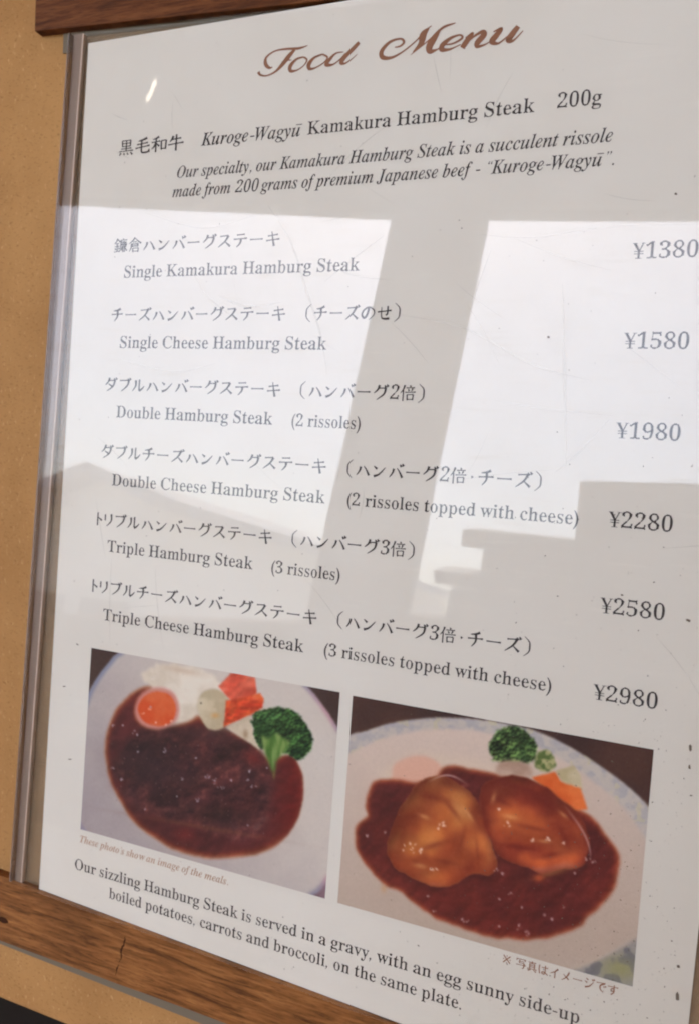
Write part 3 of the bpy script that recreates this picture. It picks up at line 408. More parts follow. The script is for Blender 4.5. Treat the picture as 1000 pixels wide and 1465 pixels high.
    ('italic', 'd'): (498, [[93,-13,124,-7,124,5,146,17,156,10,166,16,193,41,238,102,235,71,246,69,247,57,246,52,235,49,235,33,242,15,254,18,262,8,260,-5,290,-14,294,-3,324,5,342,15,354,8,395,51,438,111,438,118,418,130,383,81,358,62,346,63,340,70,334,58,331,87,482,645,486,651,496,649,508,698,460,692,458,679,390,668,382,669,376,680,307,671,307,645,338,641,352,636,362,623,370,628,373,625,371,579,334,452,322,454,314,441,264,460,208,456,206,443,162,423,120,392,75,343,42,293,18,245,-2,189,-14,189,-20,157,-9,151,-9,89,10,37,36,11,54,3,90,-3], [124,53,98,73,87,107,93,173,122,261,164,345,201,397,222,417,230,408,258,421,278,419,292,407,299,389,310,390,313,371,302,299,272,205,248,152,235,153,197,95,174,73,158,65,134,62,130,52]]),
    ('italic', 'e'): (401, [[154,-11,185,-4,185,7,193,11,207,4,245,28,292,79,317,121,313,128,291,140,254,91,235,74,213,61,184,53,183,43,179,42,159,43,127,58,108,83,100,113,103,175,111,171,119,186,187,201,257,227,266,233,264,245,324,291,353,335,365,335,370,367,359,371,352,403,340,421,323,435,327,445,317,451,285,460,239,460,193,447,163,432,165,419,114,381,67,330,31,273,13,233,-2,177,-4,133,5,87,17,59,44,27,63,14,105,0,149,0], [129,220,128,237,118,239,131,285,150,335,183,391,195,386,222,415,251,428,271,423,287,405,297,408,300,373,295,349,283,319,256,279,249,273,239,280,191,244]]),
    ('italic', 'f'): (288, [[-118,-205,-61,-204,-10,-185,-7,-181,-11,-171,28,-137,57,-95,85,-37,121,73,193,396,197,399,205,396,211,410,289,410,295,417,298,451,219,452,217,469,207,471,245,603,263,641,275,638,297,661,311,668,327,668,333,663,335,649,345,649,341,639,331,642,323,633,319,615,324,595,329,588,339,592,345,588,343,577,347,572,376,569,377,581,395,589,403,599,408,623,401,649,376,675,379,685,375,688,345,698,307,700,269,693,244,683,239,677,243,668,195,628,163,583,135,525,113,460,103,465,95,452,28,449,22,411,85,410,87,394,97,393,98,389,20,5,1,-67,-24,-135,-33,-148,-43,-143,-69,-169,-95,-173,-103,-167,-104,-151,-113,-151,-109,-142,-98,-145,-90,-127,-93,-97,-99,-88,-109,-91,-108,-79,-123,-72,-147,-72,-163,-79,-174,-89,-168,-101,-180,-99,-186,-117,-181,-153,-169,-153,-148,-179,-152,-189,-149,-193]]),
    ('italic', 'g'): (444, [[74,-205,151,-206,195,-199,243,-184,296,-153,291,-141,319,-109,331,-81,335,-55,346,-51,343,-27,328,5,317,15,307,9,275,31,235,49,119,88,97,100,88,115,98,117,101,135,123,157,203,156,247,165,256,169,255,180,295,199,325,220,353,250,369,279,380,317,380,353,391,354,393,370,444,371,448,411,357,415,351,405,309,431,311,442,301,447,249,460,195,460,155,451,155,438,99,409,63,377,51,382,41,369,33,355,42,347,35,331,22,331,17,315,14,299,25,295,26,281,15,276,14,261,19,243,31,244,46,219,78,189,71,181,82,169,36,139,40,127,14,99,2,101,-4,75,1,55,15,55,40,29,33,19,45,9,-17,-20,-16,-33,-42,-51,-59,-73,-71,-73,-76,-101,-63,-107,-56,-129,-43,-147,5,-178,5,-191], [109,-173,67,-163,35,-144,23,-150,8,-129,0,-107,0,-77,5,-64,15,-67,46,-31,95,-6,95,5,159,-15,219,-41,243,-62,252,-85,252,-113,243,-133,233,-128,213,-149,177,-167,143,-174], [165,187,148,193,133,210,123,206,119,217,116,267,131,335,151,379,171,408,183,403,203,419,225,428,247,425,263,414,271,400,281,404,286,391,286,333,269,267,237,210,227,215,199,193]]),
    ('italic', 'h'): (532, [[302,-13,309,-12,313,-1,337,3,371,21,381,14,391,20,423,52,474,129,473,135,454,143,422,97,391,67,379,64,369,69,363,59,354,75,357,105,425,313,439,385,450,389,445,419,431,443,395,460,379,460,375,449,341,443,313,432,301,439,249,396,175,303,182,337,167,327,175,357,251,643,253,649,265,649,277,697,231,691,227,678,167,668,161,669,155,680,73,672,72,645,115,641,126,635,135,622,145,625,144,591,-1,53,-3,47,-15,47,-27,3,19,0,25,11,51,12,56,11,59,0,93,1,101,31,91,39,105,91,127,157,165,245,171,253,182,251,223,319,261,364,297,385,326,385,331,395,343,377,343,355,277,147,258,59,246,51,253,21,263,5,278,-7]]),
    ('italic', 'i'): (289, [[77,-9,103,-7,111,-3,111,9,131,20,139,11,155,22,182,49,229,117,211,132,182,93,159,71,145,64,127,69,121,59,114,73,117,115,183,361,196,409,209,411,221,455,219,460,173,452,169,438,121,430,103,428,95,440,28,429,30,407,59,403,73,394,79,382,89,385,90,361,25,119,13,63,3,61,2,43,13,17,31,-1,45,-8,53,3,73,0], [178,555,209,554,225,560,224,573,236,583,247,603,250,623,238,653,244,665,211,683,181,684,165,677,167,665,153,652,145,635,142,617,147,597,167,573,165,561]]),
    ('italic', 'k'): (481, [[304,-13,341,-4,373,18,415,75,433,111,413,122,389,83,375,69,361,62,347,65,341,55,328,65,312,93,301,125,272,275,284,281,284,303,361,366,357,377,363,384,397,409,405,400,437,417,471,426,474,449,385,452,379,441,359,440,349,452,272,451,272,427,305,419,314,411,316,391,310,379,269,334,233,304,238,293,227,282,191,255,183,263,161,250,163,269,153,266,153,275,251,643,253,649,265,649,277,697,231,691,227,678,167,668,161,669,155,680,73,672,72,645,115,641,126,635,135,622,145,625,144,591,-1,53,-3,47,-15,47,-27,3,19,0,25,11,51,12,56,11,59,0,93,1,102,29,92,35,92,43,131,189,145,205,157,198,175,211,183,197,193,199,223,75,237,41,254,19,248,7,275,-9,283,1,299,-2]]),
    ('italic', 'l'): (258, [[23,-7,30,-7,34,2,54,-2,80,1,118,17,126,10,132,13,171,53,213,115,194,130,154,78,132,63,118,62,109,67,105,57,97,69,97,97,242,637,246,649,258,649,270,693,268,699,222,691,221,679,210,676,156,668,148,680,77,667,79,647,114,640,130,623,140,626,141,609,-1,81,-3,51,7,21,0,11]]),
    ('italic', 'm'): (781, [[557,-11,564,-10,566,-1,604,9,626,21,634,14,642,18,681,59,722,117,716,125,700,132,663,81,644,67,622,71,616,61,607,77,612,113,678,313,692,387,703,391,697,425,684,443,668,453,636,460,630,458,628,449,602,445,572,435,560,442,532,424,501,395,450,331,452,360,440,355,444,387,454,390,455,405,448,427,436,443,408,457,386,460,380,449,346,443,318,432,308,440,276,418,246,388,178,299,187,337,174,327,174,335,194,402,208,405,222,459,172,452,168,440,140,434,110,430,102,442,26,430,29,407,60,402,78,385,88,388,89,371,6,53,4,47,-8,47,-19,1,28,0,31,11,36,12,60,11,66,0,98,2,104,29,94,37,108,89,136,171,168,243,181,243,222,313,263,363,304,387,332,386,334,395,347,381,342,335,256,53,254,49,242,49,228,3,276,0,282,11,300,12,305,11,308,0,341,1,352,31,342,39,366,113,394,189,438,283,451,281,485,333,521,371,554,388,581,385,586,395,597,377,594,347,532,155,511,59,500,53,506,23,516,7,528,-3]]),
    ('italic', 'n'): (532, [[307,-13,314,-12,316,-3,344,3,378,21,386,14,392,16,429,55,473,117,452,132,402,69,388,64,374,69,368,59,359,73,362,103,430,315,444,385,455,389,455,405,446,429,424,451,398,460,383,459,380,449,346,443,318,432,306,439,276,418,246,388,178,299,187,337,174,327,174,335,194,402,208,405,222,459,172,452,168,440,140,434,110,430,102,442,27,431,29,407,60,402,78,385,88,388,89,371,6,53,4,47,-8,47,-19,1,28,0,31,11,36,12,60,11,66,0,98,2,104,29,94,37,108,89,136,171,168,243,181,243,222,313,261,361,300,385,328,386,334,396,346,381,346,349,278,139,262,59,251,53,256,25,270,24,283,7,280,-5]]),
    ('italic', 'o'): (470, [[125,-13,176,-12,216,-1,238,9,238,22,290,58,300,52,304,54,327,77,320,87,372,161,401,231,414,231,421,261,409,269,411,319,422,327,416,357,404,357,383,397,360,420,334,435,336,445,332,449,288,460,240,460,178,442,165,435,167,423,118,388,68,334,54,336,38,311,46,303,8,217,-3,161,-1,123,-13,117,-10,101,-4,85,6,87,26,53,43,35,37,25,40,20,64,5,74,13,71,3,80,-3], [146,21,122,31,110,45,100,41,91,71,95,147,118,245,149,329,186,395,198,390,222,416,238,425,270,427,284,420,300,401,310,405,317,381,315,309,288,197,261,125,220,51,208,56,174,25]]),
    ('italic', 'p'): (491, [[-115,-207,-38,-208,-28,-196,30,-196,38,-208,128,-206,126,-181,88,-175,76,-170,66,-157,55,-159,55,-119,85,-5,96,-7,104,7,126,-5,160,-14,198,-12,228,-3,232,1,230,11,246,18,254,9,280,26,277,39,331,89,350,112,391,179,420,253,432,253,437,271,439,285,427,293,431,349,442,355,441,369,436,387,424,386,403,423,409,433,406,438,382,452,358,460,343,459,338,448,330,449,326,460,310,457,294,451,294,439,288,438,282,446,247,425,190,367,194,399,212,459,166,453,160,450,160,441,154,438,110,432,102,444,26,430,27,407,64,401,78,386,88,389,87,351,-44,-147,-50,-159,-60,-154,-82,-173,-115,-181], [142,23,123,33,116,54,106,54,105,75,142,215,174,307,182,321,192,317,208,344,234,372,256,385,278,390,292,388,296,398,300,397,317,383,325,369,331,333,324,279,290,169,254,95,214,40,208,37,200,44,174,27]]),
    ('italic', 'r'): (388, [[-19,1,28,0,31,11,36,12,60,11,66,0,98,2,105,29,95,37,106,77,132,157,167,241,179,241,220,315,256,355,268,359,278,356,282,365,305,343,302,333,305,329,334,324,354,330,352,343,366,359,378,357,385,377,384,390,374,393,385,399,382,423,364,452,344,460,318,460,302,454,303,441,258,401,248,406,243,403,178,299,192,355,176,334,174,337,194,402,206,403,208,407,222,459,172,452,168,440,140,434,110,430,102,442,26,430,29,407,60,402,78,385,88,388,89,371,6,53,4,47,-8,47]]),
    ('italic', 's'): (376, [[120,-13,177,-9,224,11,236,21,231,33,251,57,264,83,277,83,282,103,281,116,271,119,265,157,249,193,209,252,163,306,140,343,132,369,136,401,139,406,149,402,162,417,185,428,221,426,240,417,265,392,275,396,279,392,285,381,275,373,293,313,303,307,317,306,322,315,332,383,321,389,320,395,323,401,334,403,342,453,339,458,317,457,306,445,293,440,185,460,157,460,127,453,118,449,121,438,85,414,64,383,53,333,42,329,49,299,61,299,101,229,173,135,190,91,187,53,181,41,173,46,157,31,137,22,95,24,71,35,42,67,33,63,27,69,22,81,32,89,20,155,-7,161,-12,153,-22,87,-10,79,-14,51,-28,47,-35,-3,-13,-10,9,8,31,10]]),
    ('italic', 't'): (275, [[35,-13,42,-12,44,-3,74,3,106,17,112,10,120,12,171,63,212,123,208,130,190,139,134,70,120,62,102,67,97,57,89,69,89,103,173,399,184,396,192,408,262,408,269,413,275,447,204,448,202,465,193,467,211,533,224,535,238,591,198,589,177,561,185,551,173,535,128,490,94,465,70,452,60,460,19,439,22,408,64,407,66,394,76,410,78,407,0,115,-4,102,-16,103,-21,85,-22,71,-11,65,-12,55,-23,51,-15,19,-1,19,-7,5,6,-5]]),
    ('italic', 'u'): (532, [[57,-13,64,-12,68,-2,126,12,134,3,155,15,201,57,266,144,262,111,272,119,275,115,264,61,254,58,253,41,260,23,272,25,293,3,292,-9,314,-14,348,-10,350,4,382,22,394,16,423,45,474,115,472,124,454,132,406,72,394,66,377,69,374,60,362,75,361,91,442,393,446,399,456,397,467,447,420,448,417,437,412,436,390,437,386,448,352,447,344,417,354,409,336,343,300,245,274,191,262,193,226,134,184,84,150,63,118,61,114,52,106,59,101,71,104,105,186,397,190,409,202,409,215,457,208,460,170,453,160,439,106,430,100,431,96,441,20,430,20,408,52,402,70,385,80,388,81,367,12,105,5,61,-7,53,1,21,12,5,26,-5]]),
    ('italic', 'y'): (419, [[-65,-207,-18,-205,-9,-201,-12,-191,24,-171,34,-178,44,-172,107,-113,188,-7,196,7,188,17,221,69,234,67,260,111,317,223,354,313,358,325,348,330,350,341,354,354,366,353,373,383,361,391,358,415,368,420,366,429,348,451,328,460,288,457,270,446,254,423,251,391,256,377,262,371,273,375,306,346,313,333,303,327,303,295,282,235,222,118,214,136,206,130,203,133,157,367,138,431,146,441,142,450,130,460,106,460,76,453,77,441,62,437,54,448,-12,436,-11,413,22,409,42,394,50,399,58,383,99,235,123,101,135,3,123,-3,120,-27,98,-70,71,-103,44,-123,16,-124,12,-134,6,-133,-34,-111,-34,-98,-52,-92,-82,-95,-108,-114,-119,-143,-113,-173,-100,-190,-86,-185,-78,-191,-80,-202]]),
}


TEXT_LINES = [
    ('S', 'Food', 67.3, 18.4, 101.2),
    ('S', 'Menu', 107.5, 18.5, 149.7),
    ('J', '黒毛和牛', 15.8, 39.4, 41.3),
    ('I', 'Kuroge-Wagyū', 48.2, 38.8, 83.7),
    ('R', 'Kamakura Hamburg Steak', 85.6, 38.6, 154.2),
    ('R', '200g', 160.2, 38.2, 172.0),
    ('I', 'Our specialty, our Kamakura Hamburg Steak is a succulent rissole', 39.4, 48.4, 175.8),
    ('I', 'made from 200 grams of premium Japanese beef - “Kuroge-Wagyū”.', 38.3, 54.6, 176.9),
    ('J', '鎌倉ハンバーグステーキ', 16.1, 72.0, 78.8),
    ('R', 'Single Kamakura Hamburg Steak', 20.5, 80.4, 106.0),
    ('J', 'チーズハンバーグステーキ', 16.7, 95.2, 82.5),
    ('J', '（チーズのせ）', 89.5, 95.3, 120.0),
    ('R', 'Single Cheese Hamburg Steak', 20.5, 104.0, 97.1),
    ('J', 'ダブルハンバーグステーキ', 15.8, 118.8, 82.6),
    ('J', '（ハンバーグ2倍）', 89.4, 118.8, 129.2),
    ('R', 'Double Hamburg Steak', 20.9, 127.5, 80.5),
    ('R', '(2 rissoles)', 87.0, 127.6, 110.4),
    ('J', 'ダブルチーズハンバーグステーキ', 15.9, 141.7, 99.9),
    ('J', '（ハンバーグ2倍・チーズ）', 106.8, 141.9, 164.5),
    ('R', 'Double Cheese Hamburg Steak', 20.8, 150.7, 100.2),
    ('R', '(2 rissoles topped with cheese)', 107.3, 150.6, 175.4),
    ('J', 'トリブルハンバーグステーキ', 15.7, 165.0, 83.2),
    ('J', '（ハンバーグ3倍）', 90.1, 164.7, 129.8),
    ('R', 'Triple Hamburg Steak', 20.7, 173.5, 77.0),
    ('R', '(3 rissoles)', 83.5, 173.7, 107.3),
    ('J', 'トリブルチーズハンバーグステーキ', 15.4, 188.2, 100.4),
    ('J', '（ハンバーグ3倍・チーズ）', 107.2, 187.9, 165.2),
    ('R', 'Triple Cheese Hamburg Steak', 20.6, 197.2, 96.6),
    ('R', '(3 rissoles topped with cheese)', 103.3, 197.0, 172.0),
    ('R', '¥1380', 183.0, 79.5, 199.3),
    ('R', '¥1580', 182.8, 103.0, 199.1),
    ('R', '¥1980', 182.8, 126.7, 199.0),
    ('R', '¥2280', 182.8, 150.4, 199.1),
    ('R', '¥2580', 182.6, 173.6, 199.1),
    ('R', '¥2980', 182.7, 197.1, 199.3),
    ('I', "These photo's show an image of the meals.", 16.3, 276.3, 76.4),
    ('R', 'Our sizzling Hamburg Steak is served in a gravy, with an egg sunny side-up', 14.7, 286.2, 186.7),
    ('R', 'boiled potatoes, carrots and broccoli, on the same plate.', 30.1, 292.7, 154.5),
    ('J', '※ 写真はイメージです', 164.7, 275.9, 195.6),
]

# heading written with a flexible pen: x, y, width in millimetres
TITLE_STROKES = [
    [(72.28, 16.67, 0.2), (71.04, 16.71, 0.72), (69.68, 15.27, 1.04), (69.94, 13.3, 0.64), (72.74, 11.84, 0.4), (76.43, 11.69, 0.56), (80.93, 12.05, 0.64), (83.91, 11.58, 0.12)],
    [(79.53, 12.27, 0.72), (77.64, 14.07, 1.28), (75.56, 16.34, 1.12), (73.23, 18.24, 0.56), (70.39, 19.07, 0.4), (68.17, 18.59, 0.56), (67.34, 17.54, 0.88)],
    [(75.29, 15.52, 0.16), (77.1, 15.09, 0.44), (78.55, 15.37, 0.16)],
    [(82.76, 14.89, 0.4), (80.37, 15.27, 0.6), (78.48, 17.05, 1.12), (78.68, 18.59, 0.88), (80.83, 18.63, 0.36), (82.97, 17.52, 0.32), (83.97, 15.93, 0.48), (82.76, 14.89, 0.4)],
    [(89.13, 14.87, 0.4), (86.41, 15.52, 0.6), (84.75, 17.27, 1.2), (85.14, 18.74, 0.8), (87.36, 18.54, 0.36), (89.79, 17.35, 0.32), (90.79, 15.99, 0.48), (89.13, 14.87, 0.4)],
    [(95.97, 15.06, 0.2), (93.46, 15.16, 0.44), (91.44, 16.85, 0.96), (90.64, 18.09, 1.12), (92.62, 18.4, 0.48), (94.79, 17.26, 0.32), (96.59, 15.56, 0.32)],
    [(100.78, 12.85, 0.96), (98.82, 14.62, 1.16), (96.66, 16.44, 1.16), (95.5, 17.98, 1.2), (96.63, 18.53, 0.48), (98.67, 17.56, 0.24), (100.36, 16.27, 0.12)],
    [(112.14, 15.76, 0.27), (113.86, 15.61, 0.49), (114.87, 14.59, 0.65), (113.7, 13.52, 0.49), (110.51, 14.03, 0.76), (108.18, 16.27, 1.14), (108.58, 18.18, 1.14), (111.37, 18.62, 0.7), (114.74, 17.33, 0.43), (118.46, 14.84, 0.38), (121.16, 12.24, 0.43), (122.9, 11.07, 0.22)],
    [(122.17, 11.6, 0.43), (120.66, 13.21, 1.84), (120.09, 15.73, 1.41), (117.83, 17.95, 0.27)],
    [(117.29, 18.53, 0.16), (120.99, 16.08, 0.27), (124.17, 13.77, 0.43), (126.64, 11.94, 0.65), (129.98, 11.28, 0.22)],
    [(125.5, 12.51, 0.65), (124.0, 14.66, 1.62), (122.78, 16.76, 1.84), (123.09, 18.3, 1.3), (125.08, 18.05, 0.43), (126.44, 17.23, 0.22)],
    [(126.8, 16.92, 0.32), (129.64, 16.97, 0.43), (132.22, 15.83, 0.59), (131.58, 14.85, 0.43), (129.04, 15.32, 0.76), (126.7, 16.91, 1.35), (126.62, 18.25, 1.19), (128.91, 18.45, 0.49), (132.02, 17.51, 0.22)],
    [(133.2, 15.87, 0.22), (135.15, 14.89, 0.76), (133.81, 16.62, 1.41), (132.48, 18.55, 1.3)],
    [(132.99, 17.94, 0.32), (135.6, 15.84, 0.49), (137.91, 14.82, 0.97), (138.52, 15.7, 1.41), (136.85, 17.6, 1.51), (136.94, 18.72, 0.86), (139.11, 18.42, 0.32), (140.86, 17.55, 0.22)],
    [(141.13, 15.25, 0.27), (143.33, 14.67, 0.76), (142.03, 16.38, 1.46), (140.97, 17.87, 1.41), (142.75, 18.63, 0.49), (145.23, 17.03, 0.32), (147.53, 15.25, 0.43)],
    [(148.02, 14.7, 1.19), (146.53, 16.55, 1.51), (145.62, 18.09, 1.41), (147.03, 18.36, 0.54), (149.45, 16.07, 0.22)],
]

# ------------------------------------------------------------------ lettering
_cache = {}


def glyph(key):
    """Triangles of one glyph in em units."""
    if key in _cache: return _cache[key]
    adv, flat = GLYPHS[key]
    conts = [[(c[i] / 1000.0, c[i + 1] / 1000.0) for i in range(0, len(c), 2)] for c in flat]
    adv /= 1000.0
    pts = [p for c in conts for p in c]
    start = [sum(len(c) for c in conts[:i]) for i in range(len(conts))]
    area = [sum(a[0] * b[1] - b[0] * a[1] for a, b in zip(c, c[1:] + c[:1])) for c in conts]
    sign = max(area, key=abs) > 0
    tri = []
    for i, c in enumerate(conts):
        if (area[i] > 0) != sign: continue
        xs, ys = [p[0] for p in c], [p[1] for p in c]
        grp = [i] + [j for j, h in enumerate(conts) if (area[j] > 0) != sign and min(xs) < h[0][0] < max(xs) and min(ys) < h[0][1] < max(ys)]
        idx = [start[j] + k for j in grp for k in range(len(conts[j]))]
        tri += [tuple(idx[k] for k in t) for t in tessellate_polygon([[Vector((x, y, 0)) for x, y in conts[j]] for j in grp])]
    _cache[key] = (adv, pts, tri)
    return _cache[key]


class Ink:
    def __init__(self):
        self.v, self.f, self.lift = [], [], 0

    def add(self, pts, faces, z=0.0):
        b = len(self.v)
        self.v += [(x, y, z) for x, y in pts]
        self.f += [tuple(i + b for i in f) for f in faces]

    def rect(self, x0, y0, x1, y1, shear=0.0, z=0.0):
        self.add([(x0 + shear * y0, y0), (x1 + shear * y0, y0), (x1 + shear * y1, y1), (x0 + shear * y1, y1)], [(0, 1, 2, 3)], z)


def disc(ink, cx_, cy_, r, shear=0.0):
    pts = [(cx_ + shear * cy_ + r * math.cos(a * math.pi / 5), cy_ + r * math.sin(a * math.pi / 5)) for a in range(10)]
    ink.add(pts, [tuple(range(10))])


def latin(text, style):
    """Set a run of western text; returns Ink in em units and its width."""
    ink = Ink()
    x = 0.0
    it = style == 'I'
    sh = 0.22 if it else 0.0
    for c in text:
        if c == ' ':
            x += 0.25
            continue
        base = {'ū': 'u'}.get(c, c)
        if c == '-':
            ink.rect(x + 0.04, 0.205, x + 0.28, 0.265, sh)
            x += 0.32
            continue
        if c in '“”"':
            for d in (0.0, 0.15):
                X, s = x + 0.06 + d, (1 if c == '”' else -1)
                disc(ink, X + 0.05, 0.62 if s > 0 else 0.53, 0.042, sh)
                if s > 0: pts = [(X + 0.092 + sh * 0.62, 0.62), (X + 0.03 + sh * 0.5, 0.49), (X + 0.02 + sh * 0.5, 0.51), (X + 0.04 + sh * 0.6, 0.60)]
                else: pts = [(X + 0.008 + sh * 0.53, 0.53), (X + 0.07 + sh * 0.66, 0.66), (X + 0.08 + sh * 0.66, 0.64), (X + 0.06 + sh * 0.55, 0.55)]
                ink.add(pts, [(0, 1, 2, 3)])
            x += 0.42
            continue
        if c == "'":
            disc(ink, x + 0.09, 0.63, 0.045, sh)
            ink.add([(x + 0.13 + sh * .62, 0.62), (x + 0.06 + sh * .5, 0.48), (x + 0.05 + sh * .5, 0.50), (x + 0.08 + sh * .6, 0.60)], [(0, 1, 2, 3)])
            x += 0.20
            continue
        if c in '.,':
            disc(ink, x + 0.10, 0.045, 0.052, sh)
            if c == ',': ink.add([(x + 0.148, 0.04), (x + 0.06, -0.13), (x + 0.045, -0.115), (x + 0.09, 0.0)], [(0, 1, 2, 3)])
            x += 0.24
            continue
        if c == '¥':
            s = 0.16
            X = x
            # arms, stem and two bars of the yen sign
            ink.add([(X + .02, .66), (X + .15, .66), (X + .33, .33), (X + .235, .31)], [(0, 3, 2, 1)])
            ink.add([(X + .43, .66), (X + .48, .66), (X + .32, .31), (X + .285, .335)], [(0, 3, 2, 1)], 0.001)
            ink.rect(X + .235, .02, X + .325, .335, 0, 0.002)
            ink.rect(X + .15, .0, X + .41, .025, 0, 0.003)
            ink.rect(X - .01, .64, X + .20, .662, 0, 0.004)
            ink.rect(X + .37, .64, X + .54, .662, 0, 0.004)
            ink.rect(X + .08, .29, X + .48, .32, 0, 0.005)
            ink.rect(X + .08, .19, X + .48, .22, 0, 0.006)
            x += 0.53
            continue
        key = ({'I': 'italic', 'R': 'roman', 'S': 'script'}[style], base)
        slant = 0.0
        if key not in GLYPHS:
            key = ('roman', base)
            slant = 0.2 if it else 0.0
        adv, pts, tri = glyph(key)
        ink.add([(px + x + slant * py, py) for px, py in pts], tri)
        if c == 'ū': ink.rect(x + 0.12 + 0.1, 0.565, x + 0.46 + 0.1, 0.605, 0)
        x += adv
    return ink, x


